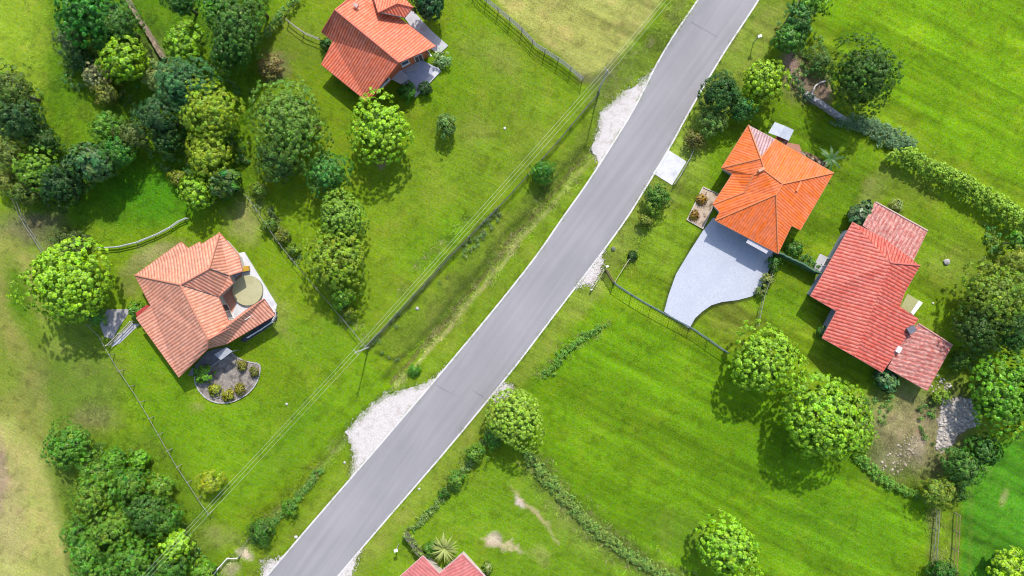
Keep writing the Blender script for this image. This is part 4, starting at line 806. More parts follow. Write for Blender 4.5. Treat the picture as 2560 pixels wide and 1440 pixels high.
# ------------------------------------------------ fences, walls, wires
def fence(name, label, pts, h=1.2, every=2.4, rails=(.5, 1.1), pm=None, wm=None, r=.03, pr=.045, mesh=False, lean=0, group=None, cat='fence'):
    p = P2(pts); t = thing(name, label, cat, (*p[0], 0), group); L_ = [0]
    for a, b in zip(p[:-1], p[1:]): L_.append(L_[-1] + math.hypot(b[0] - a[0], b[1] - a[1]))
    n = max(1, round(L_[-1] / every)); pp = []
    for i in range(n + 1):
        s = L_[-1] * i / n
        for j in range(len(p) - 1):
            if s <= L_[j + 1] + 1e-6: u = (s - L_[j]) / (L_[j + 1] - L_[j] + 1e-9); pp.append((p[j][0] + (p[j + 1][0] - p[j][0]) * u, p[j][1] + (p[j + 1][1] - p[j][1]) * u)); break
    for q in pp:
        m = MB(); dx, dy = rng.normal(0, .04, 2); m.tube([(q[0], q[1], -.1), (q[0] + dx, q[1] + dy, h + .06)], pr, 6); m.build('post', pm or POSTM, t)
    for z in rails: m = MB(); m.tube([(q[0], q[1], z) for q in p], r, 6); m.build('rail', wm or WIREM, t)
    if mesh:
        m = MB(); d = dens(p, .3)
        for k in range(1, int(h / .3) + 1): m.tube([(q[0], q[1], h * k / int(h / .3) - .05) for q in p], .012, 3, False)
        for q in d: m.add([(q[0] - .012, q[1], .03), (q[0] + .012, q[1], .03), (q[0] + .012, q[1], h), (q[0] - .012, q[1], h)], [(0, 1, 2, 3)])
        m.build('mesh', mesh, t)
    return t
GRM = noisy('green_mesh', (.04, .12, .08), (.08, .17, .12), 3, .5)
fence('post_and_wire_fence', 'grey wire fence with tall posts between the lawn and the yellow field, top centre', [(1187, -20), (1207, 0), (1253, 37), (1303, 80), (1340, 120), (1407, 163), (1455, 203)], 1.6, 1.9, (.35, .8, 1.25, 1.55), r=.035, pr=.05, mesh=GREYM)
fence('garden_fence', 'thin grey fence running from the wood to the utility pole past the yard trees', [(624, 493), (645, 520), (673, 564), (715, 623), (767, 686), (800, 724), (836, 766), (880, 818), (918, 864)], 1.2, 2.2, (1.12,), r=.03)
fence('garden_fence', 'thin grey fence curving along the lower left side of the peach roofed house lawn', [(232, 812), (262, 840), (276, 867), (302, 911), (334, 959), (347, 978), (378, 1030), (410, 1086), (448, 1152), (486, 1211), (508, 1245), (531, 1277)], 1.2, 2.2, (1.12,), r=.035)
fence('garden_gate', 'pale beam gate between the left fence and the peach roofed house', [(278, 862), (305, 836), (337, 803)], 1.1, 2.4, (.35, .95), pm=WHITE, wm=noisy('pale_beam', A_(190, 180, 160), A_(214, 204, 186), 4, .7), r=.06, cat='gate')
fence('wire_fence', 'dark overgrown wire fence under the overhead wires, left of the roadside ditch', [(918, 866), (960, 824), (1050, 726), (1130, 638), (1239, 528), (1300, 462), (1400, 350), (1496, 236)], 1.1, 2.6, (.45, .8, 1.1), pm=POSTM, wm=DARKM, r=.03, mesh=DARKM)
fence('pipe_fence', 'low white double pipe fence curving from the round bright tree to the wood', [(253, 621), (300, 618), (347, 607), (399, 586), (430, 570), (451, 555), (472, 546)], .7, 2.4, (.35, .68), pm=WHITE, wm=noisy('white_pipe', A_(206, 212, 206), A_(226, 230, 226), 4, .5), r=.07)
fence('wire_fence', 'thin wire fence on bare soil at the far left edge below the wood', [(45, 498), (60, 535), (78, 568), (100, 602), (120, 634)], 1.1, 2.2, (.5, 1.0), r=.04)
t = fence('mesh_fence', 'dark green wire mesh fence crossing the lower end of the paved driveway', [(1533, 708), (1570, 733), (1606, 755), (1662, 786), (1728, 821), (1770, 850), (1813, 880)], 1.5, 2.5, (.08, 1.48), pm=GRM, wm=noisy('fence_rail', (.1, .13, .14), (.16, .19, .2), 3, .5), r=.04, mesh=GRM)
t = thing('gate', 'brownish mesh gate panel standing ajar at the road end of the green mesh fence', 'gate', (*W(1533, 708)[:2], 0))
a, b = W(1514, 676)[:2], W(1533, 708)[:2]; m = MB(); BRM = noisy('rusty_mesh', A_(110, 80, 70), A_(150, 118, 106), 4, .8)
for z in (.12, 1.4): m.tube([(*a, z), (*b, z)], .045, 6)
for q in (a, b): m.tube([(*q, 0), (*q, 1.45)], .05, 6)
m.build('frame', BRM, t); m = MB(); dn = dens([a, b], .09)
for q in dn: m.tube([(q[0], q[1], .1), (q[0], q[1], 1.4)], .018, 4, False)
m.build('mesh', BRM, t)
fence('rail_barrier', 'thin pale rail slanting up from the gate toward the verge shrubs', [(1535, 705), (1552, 677), (1571, 648)], .8, 9, (.75,), wm=noisy('pale_rail', A_(196, 196, 150), A_(214, 214, 170), 3, .6), r=.04, cat='barrier')
fence('rail_barrier', 'thin pale rail slanting down from the white capped post to the low stub post', [(1513, 670), (1496, 697), (1480, 722)], .6, 9, (.55,), wm=noisy('pale_rail2', A_(196, 196, 150), A_(214, 214, 170), 3, .6), r=.03, cat='barrier')
t = fence('garden_fence', 'short wire fence from the paved driveway down to the big bright trees', [(1932, 648), (1922, 690), (1905, 735), (1897, 770), (1889, 812)], 1.1, 2., (.5, 1.05), r=.035)
fence('wire_fence', 'dark post and wire fence at the top right beside the road verge', [(2010, -20), (1997, 0), (1980, 27), (1960, 58), (1940, 87), (1930, 100)], 1.2, 2.0, (.4, .8, 1.15), pm=DARKM, wm=noisy('brown_rail', A_(110, 90, 76), A_(150, 130, 110), 4, .8), r=.045)
fence('wire_fence', 'thin fence running off the bottom edge, left one of the pair below the rocky garden', [(2336, 1272), (2332, 1340), (2322, 1460)], 1.1, 2.4, (.5, 1.05), r=.04)
fence('wire_fence', 'brownish fence running off the bottom edge, right one of the pair below the rocky garden', [(2386, 1280), (2383, 1350), (2374, 1460)], 1.1, 2.4, (.5, 1.05), wm=noisy('brown_rail2', A_(150, 120, 80), A_(180, 150, 104), 4, .8), r=.04)
fence('wire_fence', 'thin fence from the climber hedge to the corner of the salmon roofed house', [(722, 56), (745, 74), (768, 90), (803, 104)], 1.1, 2., (.5, 1.05), wm=POSTM, r=.045)
fence('wire_fence', 'thin wire fence along the upper side of the road verge beside the white entrance slab', [(1733, 372), (1722, 398), (1710, 418), (1697, 442), (1683, 462)], .9, 2., (.45, .85), r=.035)
fence('rail_barrier', 'low white rail over the ditch near the bottom of the road', [(533, 1440), (552, 1415), (573, 1391), (599, 1390)], .8, 1.6, (.7,), pm=WHITE, wm=WHITE, r=.06, cat='barrier')
fence('rail_barrier', 'thin greenish rail leading from the thicket to the low white rail', [(600, 1390), (612, 1362), (640, 1325), (652, 1305)], .7, 2.5, (.6,), wm=noisy('green_rail', A_(150, 170, 110), A_(170, 186, 130), 3, .6), r=.035, cat='barrier')
def wall(name, label, pts, wd, h, mat, jit=.12, capm=None, cat='wall'):
    p = dens(P2(pts), .35, .03); t = thing(name, label, cat, (*p[0], 0)); m = MB(); m.strip(p, wd, -.1, [h * rng.uniform(1 - jit, 1 + jit) for _ in p]); m.build('masonry', mat, t)
    return t
wall('stone_wall', 'rough grey stone wall slanting below the big dark round tree', [(2010, 236), (2030, 252), (2055, 268), (2085, 288), (2112, 306)], .5, .8, noisy('wall_stones', (.1, .1, .11), (.42, .4, .39), 3.5, .9, .8))
wall('stone_wall', 'long narrow mossy wall running down through the wood at the top left', [(318, -10), (335, 20), (353, 50), (387, 103), (402, 130), (416, 150)], .45, .7, noisy('mossy_wall', A_(120, 106, 84), A_(190, 170, 140), 2.5, .9, .5))
wall('garden_wall', 'green painted boundary wall between the orange and red roofed houses', [(1931, 632), (1960, 645), (1990, 660), (2020, 676), (2040, 684)], .18, 1.7, noisy('green_wall', (.035, .09, .05), (.06, .13, .07), 3, .7), .0)
wall('garden_wall', 'dark overgrown wall leading to the pink roofed house', [(1012, 1328), (1030, 1345), (1046, 1370), (1064, 1390), (1075, 1402), (1090, 1418)], .2, 1.6, noisy('dark_wall', (.05, .06, .035), (.12, .12, .08), 3, .9), .0)
wall('stone_wall', 'low white curved edging on the bare soil left of the big dark round tree', [(2063, 204), (2048, 207), (2036, 216), (2029, 232), (2027, 244)], .16, .25, WST, .2, cat='edging')
# overhead wires on poles
POLE = noisy('concrete_pole', (.3, .29, .27), (.4, .39, .37), 4, .85)
def pole(px, py, h, label, ang):
    x, y, _ = W(px, py); t = thing('utility_pole', label, 'utility pole', (x, y, 0), 'utility poles carrying the wires'); m = MB(); m.tube([(x, y, -.3), (x, y, h + .3)], [.1, .06], 10); m.build('pole', POLE, t)
    d = Vector((math.cos(ang), math.sin(ang), 0)); m = MB(); m.box((x, y, h), (.8, .06, .06), ang); m.build('crossarm', POSTM, t)
    out = []
    for u in (-.36, -.04, .36):
        c = Vector((x, y, h)) + d * u; m = MB(); m.tube([(c.x, c.y, h + .05), (c.x, c.y, h + .22)], [.05, .03], 8); m.build('insulator', GREYM, t); out.append(Vector((c.x, c.y, h + .2)))
    return out
ang = R_(-47)
pls = [pole(1830, -170, 8, 'utility pole beyond the top edge of the photo', ang), pole(1496, 228, 7.5, 'slim utility pole in the ditch beside the upper pale gravel patch', ang), pole(922, 868, 6.5, 'slim utility pole at the lower end of the thin grey garden fence', ang), pole(330, 1500, 7, 'utility pole hidden past the lower left thicket', ang)]
WM = noisy('aluminium_wire', (.3, .36, .24), (.42, .5, .34), 2, .5)
t = thing('overhead_wires', 'three thin pale overhead wires strung from pole to pole left of the road', 'power line', tuple(pls[1][0]))
for k in range(3):
    m = MB()
    for a, b in zip(pls[:-1], pls[1:]):
        p0, p1 = a[k], b[k]; m.tube([p0.lerp(p1, s) - Vector((0, 0, 4 * .55 * s * (1 - s))) for s in np.linspace(0, 1, 14)], .012, 5, False)
    m.build('wire', WM, t)

# ------------------------------------------------ trees, shrubs, hedges
BR = (150, 196, 44)   # seen colour of sunlit bright crowns
TW = 'trees of the wood at the upper left'; TH = 'bushes of the lower left thicket'; BT = 'round bright green trees'
T = [
 # px, py, r, h, style, colour, label, extras
 (180, 705, 108, 9, 'clump', (150, 200, 36), 'biggest round lime green tree, left of the peach roofed house', dict(group=BT)),
 (950, 322, 88, 7.5, 'clump', (156, 204, 50), 'round bright green tree touching the lower corner of the salmon roof', dict(group=BT)),
 (1912, 903, 98, 8, 'clump', (146, 194, 44), 'round bright tree at the lower end of the green mesh fence', dict(group=BT)),
 (2055, 1040, 112, 9.5, 'clump', (142, 192, 44), 'largest bright green tree right below the tree at the mesh fence end', dict(group=BT)),
 (1815, 1368, 88, 7.5, 'clump', (146, 200, 40), 'lone round bright tree in the field at the bottom edge', dict(group=BT)),
 (1908, 205, 62, 6, 'clump', (152, 194, 40), 'round bright tree beside the road above the orange roofed house', dict(group=BT)),
 (2515, 985, 105, 7.2, 'clump', (112, 172, 44), 'large mid green tree at the right edge above the rocky garden corner', dict(group=BT)),
 (2520, 1418, 50, 5, 'clump', (160, 204, 44), 'small yellow-lime tree in the bottom right corner', dict(group=BT)),
 (1290, 1045, 80, 6.5, 'cell', (152, 190, 80), 'tightly domed pale green tree at the right road edge, lower middle', dict(group=BT, flat=.9)),
 (2152, 195, 94, 9, 'bushy', (80, 122, 42), 'big dark glossy round tree beside the right hand field', dict(flat=.95)),
 (1070, 12, 40, 5, 'glossy', (40, 92, 50), 'dark round tree at the top edge beside the salmon roof', {}),
 (727, 305, 106, 9, 'bushy', (120, 162, 76), 'huge loose olive green tree left of the tree at the salmon roof corner', {}),
 (820, 432, 58, 6, 'bushy', (88, 146, 76), 'dense dark green round tree below the huge loose olive tree', {}),
 (857, 545, 68, 6.5, 'cell', (128, 170, 72), 'large-leaved dark green tree, upper one of the yard row by the thin grey fence', {}),
 (845, 652, 86, 6.8, 'bushy', (142, 174, 48), 'broad olive-yellow tree, middle one of the yard row by the thin grey fence', {}),
 (860, 742, 32, 3.2, 'clump', (112, 166, 52), 'small green bushy tree at the lower end of the yard row', {}),
 (873, 783, 18, 1.6, 'fine', (128, 156, 48), 'tiny olive shrub just below the yard row', dict(cat='shrub', name='shrub')),
 # wood, upper left
 (235, 40, 84, 8.5, 'clump', (60, 134, 44), 'deep green broad tree at the top edge of the wood, left of the mossy wall', dict(group=TW)),
 (185, 105, 44, 4.5, 'fine', (110, 136, 108), 'grey green wispy tree on the left rim of the wood', dict(group=TW)),
 (312, 150, 60, 6.5, 'clump', (148, 194, 36), 'yellow-lime tree in the wood left of the mossy wall end', dict(group=TW)),
 (243, 188, 36, 3.5, 'cell', (196, 196, 176), 'pale whitish flowering shrub in the wood', dict(group=TW, cat='shrub', name='shrub')),
 (268, 232, 34, 3, 'airy', (136, 146, 84), 'sparse olive shrub just below the whitish flowering shrub', dict(group=TW, cat='shrub', name='shrub')),
 (466, 115, 56, 6, 'clump', (138, 188, 46), 'bright green tree in the wood right of the mossy wall', dict(group=TW)),
 (455, 2, 44, 6, 'fine', (60, 110, 44), 'dark tree at the top edge just right of the mossy wall', dict(group=TW)),
 (596, 70, 72, 8.5, 'bushy', (84, 130, 60), 'tall dark tree beside the climber hedge at the top of the wood', dict(group=TW)),
 (640, 10, 44, 6, 'fine', (104, 148, 48), 'light topped tree at the top edge above the tall dark tree', dict(group=TW)),
 (398, 195, 40, 3.6, 'airy', (142, 164, 124), 'pale grey-green feathery bush at the foot of the mossy wall', dict(group=TW, cat='shrub', name='shrub')),
 (468, 218, 76, 7.5, 'bushy', (76, 132, 96), 'blue-green tree above the yellow crowned trees of the wood', dict(group=TW)),
 (398, 290, 58, 7, 'fine', (66, 108, 74), 'dark blue-green tree left of the large yellow crowned tree', dict(group=TW)),
 (530, 285, 78, 8, 'bushy', (152, 186, 38), 'large yellow crowned tree in the middle of the wood', dict(group=TW)),
 (525, 385, 60, 6.5, 'bushy', (158, 186, 46), 'smaller yellow crowned tree below the large yellow one', dict(group=TW)),
 (493, 482, 44, 5, 'clump', (142, 192, 40), 'bright green tree at the lower tip of the wood above the pipe fence end', dict(group=TW)),
 (566, 455, 42, 4.5, 'big', (92, 134, 70), 'leggy dark tree right of the bright green one at the wood tip', dict(group=TW)),
 (272, 322, 44, 5, 'fine', (106, 160, 62), 'mid green tree at the edge of the small clearing in the wood', dict(group=TW)),
 (336, 338, 42, 5, 'airy', (96, 120, 72), 'grey olive tree between the clearing tree and the blue-green trees', dict(group=TW)),
 (298, 385, 46, 5.5, 'fine', (72, 136, 52), 'green tree above the dark leafy tree in the lower wood', dict(group=TW)),
 (238, 408, 56, 6.5, 'big', (82, 124, 88), 'large-leaved blue-grey tree in the lower wood', dict(group=TW)),
 (95, 425, 58, 5.5, 'clump', (112, 158, 40), 'olive green tree near the left edge of the lower wood', dict(group=TW)),
 (160, 465, 64, 6, 'fine', (46, 88, 44), 'very dark tree at the lower rim of the wood', dict(group=TW)),
 (30, 225, 60, 7.5, 'airy', (104, 132, 64), 'loose olive tree at the left photo edge, upper one', dict(group=TW)),
 (52, 300, 66, 7, 'fine', (60, 100, 56), 'dark glinting tree at the left photo edge, middle one', dict(group=TW)),
 (25, 385, 44, 5.5, 'airy', (122, 142, 78), 'dull olive tree at the left photo edge, lower one', dict(group=TW)),
 (20, 455, 34, 3, 'airy', (140, 156, 84), 'pale straggly shrub at the left edge above the far left wire fence', dict(group=TW, cat='shrub', name='shrub')),
 (445, 445, 22, 2.2, 'fine', (132, 150, 54), 'little olive shrub left of the bright green tree at the wood tip', dict(group=TW, cat='shrub', name='shrub')),
 (676, 165, 34, 1.6, 'airy', (150, 138, 108), 'brownish brush pile right of the tall dark tree', dict(cat='brush pile', name='brush_pile')),
 (180, 615, 52, 1.6, 'airy', (86, 110, 62), 'low dark scrub just above the biggest lime green tree', dict(cat='shrub', name='shrub')),
 (1355, 432, 34, 3, 'fine', (76, 138, 40), 'dark green bush in the ditch beside the overhead wires', dict(cat='shrub', name='shrub')),
 (1642, 492, 34, 3.2, 'fine', (84, 132, 52), 'tallest of three dark shrubs on the verge below the entrance slab', dict(cat='shrub', name='shrub')),
 (1632, 515, 24, 2.4, 'fine', (122, 158, 56), 'yellowish middle one of three verge shrubs below the entrance slab', dict(cat='shrub', name='shrub')),
 (1614, 552, 18, 1.8, 'fine', (130, 146, 66), 'small round lowest one of three verge shrubs below the entrance slab', dict(cat='shrub', name='shrub')),
 (1800, 235, 58, 6, 'fine', (60, 106, 52), 'dark tree on the roadside left of the round bright one above the orange house', {}),
 (1850, 272, 36, 4, 'fine', (76, 134, 82), 'bluish green shrub between the dark roadside tree and the orange roof', dict(cat='shrub', name='shrub')),
 (1736, 350, 24, 2.2, 'airy', (122, 120, 76), 'brownish shrub above the white entrance slab', dict(cat='shrub', name='shrub')),
 (1995, 50, 42, 5, 'fine', (84, 138, 84), 'blue-green tree in the clump at the top right hedge', {}),
 (1968, 100, 40, 4.5, 'clump', (90, 146, 66), 'leafy green tree at the lower end of the top right clump', {}),
 (2028, 8, 44, 5.5, 'clump', (126, 178, 44), 'bright tree at the top edge of the top right clump', {}),
 (2050, 150, 38, 1.8, 'airy', (96, 134, 74), 'low green scrub above the big dark glossy tree', dict(cat='shrub', name='shrub')),
 (2480, 748, 88, 8, 'bushy', (128, 160, 56), 'olive round tree on the right above the shaded dark one', {}),
 (2445, 815, 66, 7, 'fine', (72, 108, 44), 'dark tree just below the olive round tree on the right', {}),
 (2530, 830, 60, 7, 'fine', (66, 112, 44), 'dark green tree at the right edge between the olive and the mid green trees', {}),
 (2535, 660, 46, 5.5, 'airy', (140, 160, 64), 'yellow olive tree at the right edge above the olive round tree', {}),
 (2545, 605, 30, 4, 'clump', (96, 150, 50), 'small green tree at the right edge below the bright hedge', {}),
 (2400, 900, 30, 2.4, 'fine', (92, 132, 48), 'small shrub at the outer corner of the lower annex', dict(cat='shrub', name='shrub')),
 (2352, 992, 24, 1.6, 'fine', (134, 170, 66), 'light green shrub just below the lower annex corner', dict(cat='shrub', name='shrub')),
 (2452, 1122, 44, 4.5, 'clump', (66, 116, 42), 'dark green tree left under the large mid green right edge tree', {}),
 (2400, 1168, 54, 5, 'fine', (84, 132, 60), 'green tree between the dark one and the olive bush at the rocky garden', {}),
 (2342, 1228, 44, 4, 'airy', (132, 160, 62), 'feathery olive bush at the lowest tip of the rocky garden', {}),
 (2395, 1232, 24, 2.5, 'fine', (74, 118, 46), 'small dark bush right of the feathery olive bush', dict(cat='shrub', name='shrub')),
 (2352, 1428, 36, 3.5, 'fine', (70, 124, 44), 'dark bush between the two fences at the bottom edge', dict(cat='shrub', name='shrub')),
 (2150, 1095, 30, 2.2, 'clump', (128, 170, 62), 'small pale shrub at the right foot of the largest bright green tree', dict(cat='shrub', name='shrub')),
 (2155, 540, 36, 2.6, 'big', (92, 124, 106), 'blue-grey leafy shrub at the upper corner of the red roof', dict(cat='shrub', name='shrub')),
 (2240, 518, 20, 1.4, 'airy', (150, 166, 120), 'small whitish shrub above the upper annex', dict(cat='shrub', name='shrub')),
 (2056, 830, 16, 1.4, 'fine', (80, 126, 56), 'small shrub at the lower left wall of the red roofed house', dict(cat='shrub', name='shrub')),
 (1235, 1088, 32, 3, 'airy', (82, 132, 48), 'dark bush at the lower left foot of the pale domed roadside tree', dict(cat='shrub', name='shrub')),
 (1190, 1132, 28, 2.4, 'airy', (104, 150, 60), 'bush one step down the roadside row from the pale domed tree', dict(cat='shrub', name='shrub')),
 (1140, 1200, 24, 2, 'airy', (104, 152, 62), 'leafy shrub in the middle of the roadside row below the pale domed tree', dict(cat='shrub', name='shrub')),
 (1112, 1232, 14, 1.1, 'airy', (84, 130, 50), 'smallest lowest shrub of the roadside row below the pale domed tree', dict(cat='shrub', name='shrub')),
 (526, 1205, 32, 3.2, 'fine', (166, 184, 56), 'yellow shrub beside the lower end of the left garden fence', dict(cat='shrub', name='shrub')),
 (170, 1115, 64, 4.5, 'fine', (94, 152, 50), 'bushy green tree at the upper left tip of the thicket', dict(group=TH)),
 (250, 1185, 52, 4.5, 'airy', (104, 156, 54), 'loose green tree just right of the upper left tip of the thicket', dict(group=TH)),
 (350, 1150, 26, 2.6, 'clump', (112, 168, 48), 'small bright bush at the top of the thicket near the fence', dict(group=TH, cat='shrub', name='shrub')),
 (235, 1240, 62, 5.5, 'fine', (114, 156, 46), 'broad olive green tree on the left flank of the thicket', dict(group=TH)),
 (325, 1215, 54, 5.5, 'airy', (96, 148, 50), 'green tree in the upper middle of the thicket', dict(group=TH)),
 (400, 1215, 36, 3.5, 'airy', (118, 162, 58), 'light sparse tree on the fence side of the thicket', dict(group=TH)),
 (370, 1275, 56, 6, 'fine', (74, 118, 50), 'darkest tree in the middle of the thicket', dict(group=TH)),
 (290, 1320, 66, 6.5, 'fine', (108, 154, 48), 'large green tree in the centre left of the thicket', dict(group=TH)),
 (225, 1385, 60, 5.5, 'airy', (104, 160, 66), 'pale green tree at the lower left corner of the thicket', dict(group=TH)),
 (330, 1400, 66, 6.5, 'fine', (92, 148, 46), 'green tree at the bottom edge of the thicket', dict(group=TH)),
 (440, 1358, 44, 4.5, 'clump', (150, 200, 50), 'lime green tree on the right side of the thicket', dict(group=TH)),
 (430, 1420, 48, 4.5, 'fine', (80, 134, 42), 'dark green tree under the lime green one at the bottom edge', dict(group=TH)),
 (510, 1432, 34, 3, 'fine', (112, 164, 48), 'green bush at the bottom edge left of the low white rail', dict(group=TH, cat='shrub', name='shrub')),
 (655, 1325, 38, 2.6, 'airy', (84, 130, 50), 'dark bush in the ditch left of the road near the bottom', dict(cat='shrub', name='shrub')),
 (725, 1272, 24, 1.4, 'airy', (92, 146, 46), 'low bush in the ditch above the dark ditch bush', dict(cat='shrub', name='shrub')),
 (1218, 1420, 13, 1.2, 'glossy', (120, 150, 84), 'tiny dark bush beside the right corner of the pink roof', dict(cat='shrub', name='shrub')),
 (1080, 1372, 24, 2, 'fine', (92, 140, 52), 'green shrub between the dark wall and the pale spiky plant', dict(cat='shrub', name='shrub')),
 (1045, 1400, 0, 0, '', (0, 0, 0), '', {}),
 (1035, 925, 16, .9, 'fine', (86, 146, 40), 'small dark green tuft bush beside the lower gravel patch', dict(cat='shrub', name='shrub')),
 (343, 775, 22, 2, 'clump', (96, 146, 60), 'small bush at the left notch of the peach roofed house', dict(cat='shrub', name='shrub')),
 (245, 790, 24, 2, 'fine', (96, 150, 62), 'bush between the biggest lime green tree and the concrete pad', dict(cat='shrub', name='shrub')),
 (510, 935, 26, 1.6, 'clump', (112, 168, 60), 'leafy green bush at the house end of the curved gravel bed', dict(cat='shrub', name='shrub')),
 (537, 975, 16, .9, 'fine', (150, 162, 52), 'mossy yellow mound at the lower left of the gravel bed', dict(cat='shrub', name='shrub')),
 (570, 988, 17, .8, 'fine', (158, 160, 44), 'mossy yellow mound at the lower middle of the gravel bed', dict(cat='shrub', name='shrub')),
 (600, 972, 15, .9, 'fine', (140, 140, 56), 'mossy olive mound at the lower right of the gravel bed', dict(cat='shrub', name='shrub')),
 (604, 914, 13, .8, 'fine', (132, 132, 70), 'brownish mound at the top right of the gravel bed', dict(cat='shrub', name='shrub')),
 (636, 930, 12, .8, 'fine', (112, 116, 62), 'dull mound against the right rim of the gravel bed', dict(cat='shrub', name='shrub')),
 (1062, 222, 18, 1.5, 'fine', (56, 92, 60), 'dark small shrub beside the white terrace edge of the salmon roofed house', dict(cat='shrub', name='shrub')),
 (1018, 228, 26, 1.8, 'fine', (70, 128, 40), 'dark green shrub below the terrace of the salmon roofed house', dict(cat='shrub', name='shrub')),
 (820, 112, 20, 1.6, 'fine', (60, 104, 46), 'dark shrub in the notch on the left side of the salmon roof', dict(cat='shrub', name='shrub')),
 (1985, 622, 22, 1.5, 'fine', (80, 130, 56), 'green shrub on the lawn side of the green painted wall', dict(cat='shrub', name='shrub')),
 (1918, 700, 16, 1.3, 'airy', (140, 156, 110), 'greyish shrub at the right rim of the paved driveway', dict(cat='shrub', name='shrub')),
 (1905, 728, 14, 1.2, 'airy', (120, 150, 84), 'small shrub just below the greyish one at the driveway rim', dict(cat='shrub', name='shrub')),
 (1934, 660, 20, 1.8, 'fine', (70, 116, 50), 'dark shrub where the paved driveway meets the green painted wall', dict(cat='shrub', name='shrub')),
 (673, 563, 22, 1.4, 'airy', (104, 140, 62), 'tangled shrub astride the thin grey fence, uppermost one', dict(cat='shrub', name='shrub')),
 (708, 590, 20, 1.3, 'airy', (130, 150, 70), 'pale tangled shrub on the thin grey fence, second from the top', dict(cat='shrub', name='shrub')),
 (735, 625, 16, 1.1, 'fine', (112, 144, 60), 'small shrub on the thin grey fence left of the olive-yellow tree', dict(cat='shrub', name='shrub')),
 (1580, 640, 12, .9, 'fine', (60, 96, 40), 'tiny dark shrub at the top of the slanting pale rail', dict(cat='shrub', name='shrub')),
 (650, 475, 24, 2, 'airy', (120, 150, 70), 'straggly shrub at the upper end of the thin grey garden fence', dict(cat='shrub', name='shrub')),
]
T += [
 (285, 1150, 34, 3.4, 'fine', (100, 156, 50), 'small green tree in the upper part of the thicket between its two loose trees', dict(group=TH)),
 (410, 1300, 46, 5, 'fine', (88, 140, 48), 'green tree between the darkest and the lime green thicket trees', dict(group=TH)),
 (265, 1435, 56, 5, 'bushy', (100, 156, 52), 'bushy tree cut by the bottom edge in the left half of the thicket', dict(group=TH)),
 (200, 1330, 44, 4.5, 'fine', (92, 146, 52), 'green tree on the pasture side of the thicket', dict(group=TH)),
 (130, 20, 0, 0, '', (0,0,0), '', {}),
 (300, 60, 58, 7, 'fine', (80, 130, 56), 'dark leafy tree touching the upper left side of the mossy wall', dict(group=TW)),
 (205, 150, 34, 4, 'fine', (54, 96, 44), 'dark tree wedged between the grey green wispy and yellow-lime wood trees', dict(group=TW)),
 (575, 130, 56, 6.5, 'fine', (70, 122, 50), 'dark tree just below the tall dark tree beside the climber hedge', dict(group=TW)),
 (560, 22, 50, 6.5, 'clump', (88, 150, 50), 'green tree at the top edge left of the light topped one', dict(group=TW)),
 (420, 350, 44, 5, 'fine', (58, 100, 50), 'dark tree left of the smaller yellow crowned tree', dict(group=TW)),
 (70, 480, 44, 4, 'airy', (104, 132, 60), 'straggly olive tree left of the very dark tree in the lower wood', dict(group=TW)),
 (700, 400, 60, 6.5, 'fine', (92, 132, 70), 'dark green tree under the lower left side of the huge loose olive tree', {}),
 (110, 350, 40, 4.5, 'fine', (70, 110, 52), 'dark bush between the left edge trees and the olive green tree', dict(group=TW, cat='shrub', name='shrub')),
]
for row in T:
    px, py, r, h, sty, col, label, kw = row
    if r: tree(px, py, r, h, sty, col, label, **({'name': 'broadleaf_tree', **kw}))
for q in ((1107, 148, 22, 1.2, 'airy', (140, 176, 150), 'pale blue-grey loose shrub at the terrace corner of the salmon roofed house', dict(cat='shrub', name='shrub')),
          (1116, 312, 26, 3.2, 'fine', (116, 152, 100), 'lone narrow bluish tree on the lawn right of the salmon roofed house', dict(ry=34)),
          (1785, 300, 40, 3.4, 'bushy', (130, 168, 100), 'pale feathery bush beside the road above the entrance slab', dict(cat='shrub', name='shrub')),
          (2215, 948, 32, 2.2, 'big', (92, 136, 104), 'blue-green leafy shrub at the lower corner of the red roof', dict(cat='shrub', name='shrub')),
          (1752, 500, 10, .5, 'airy', (150, 120, 60), 'dry brown tuft in the upper part of the pale sandy bed', dict(cat='shrub', name='shrub')),
          (1736, 538, 11, .5, 'airy', (160, 130, 60), 'dry brown tuft in the lower part of the pale sandy bed', dict(cat='shrub', name='shrub'))):
    tree(*q[:7], **({'name': 'broadleaf_tree', **q[7]}))
for q in ((1112, 1372, 36, 2.4, (182, 194, 104), 'pale yellow spiky plant above the pink roof'),):
    frond_plant(*q, n=60, name='palm' if q[3] > 3 else 'spiky_plant', cat='palm' if q[3] > 3 else 'plant', wd=.075)
frond_plant(2078, 397, 34, 2.2, (84, 128, 56), 'banana plant with long leaves at the back corner of the orange roofed house', n=9, name='banana_plant', wd=.16)
hedge('hedge', 'bright yellow-green hedge running off the right edge below the big field', [(2232, 385), (2290, 412), (2340, 440), (2400, 470), (2450, 500), (2500, 535), (2570, 575)], 3.3, 2.2, 'clump', (150, 190, 50))
hedge('hedge', 'low grey-green overgrown hedge between the big dark glossy tree and the bright hedge', [(2112, 300), (2150, 312), (2190, 325), (2225, 350), (2262, 368)], 3.4, .9, 'airy', (112, 148, 96))
hedge('hedge', 'narrow climber hedge between the wood and the salmon roofed house', [(752, -5), (728, 22), (705, 50), (685, 72), (668, 95)], .9, 1.4, 'fine', (104, 150, 62))
hedge('hedge', 'low green bank hedge along the lower left rim of the rocky garden', [(2140, 1135), (2175, 1170), (2210, 1200), (2250, 1220), (2290, 1240)], 1.3, .7, 'fine', (112, 164, 50))
hedge('hedge', 'narrow leafy hedge curving under the big dark glossy tree toward the round bright one', [(1975, 196), (1990, 218), (2005, 236), (2020, 250)], .9, .9, 'fine', (78, 120, 56))
hedge('hedge', 'small leafy hedge along the top of the paved driveway wall, orange roof side', [(2000, 640), (2020, 655), (2040, 668)], .8, .8, 'fine', (84, 130, 56))
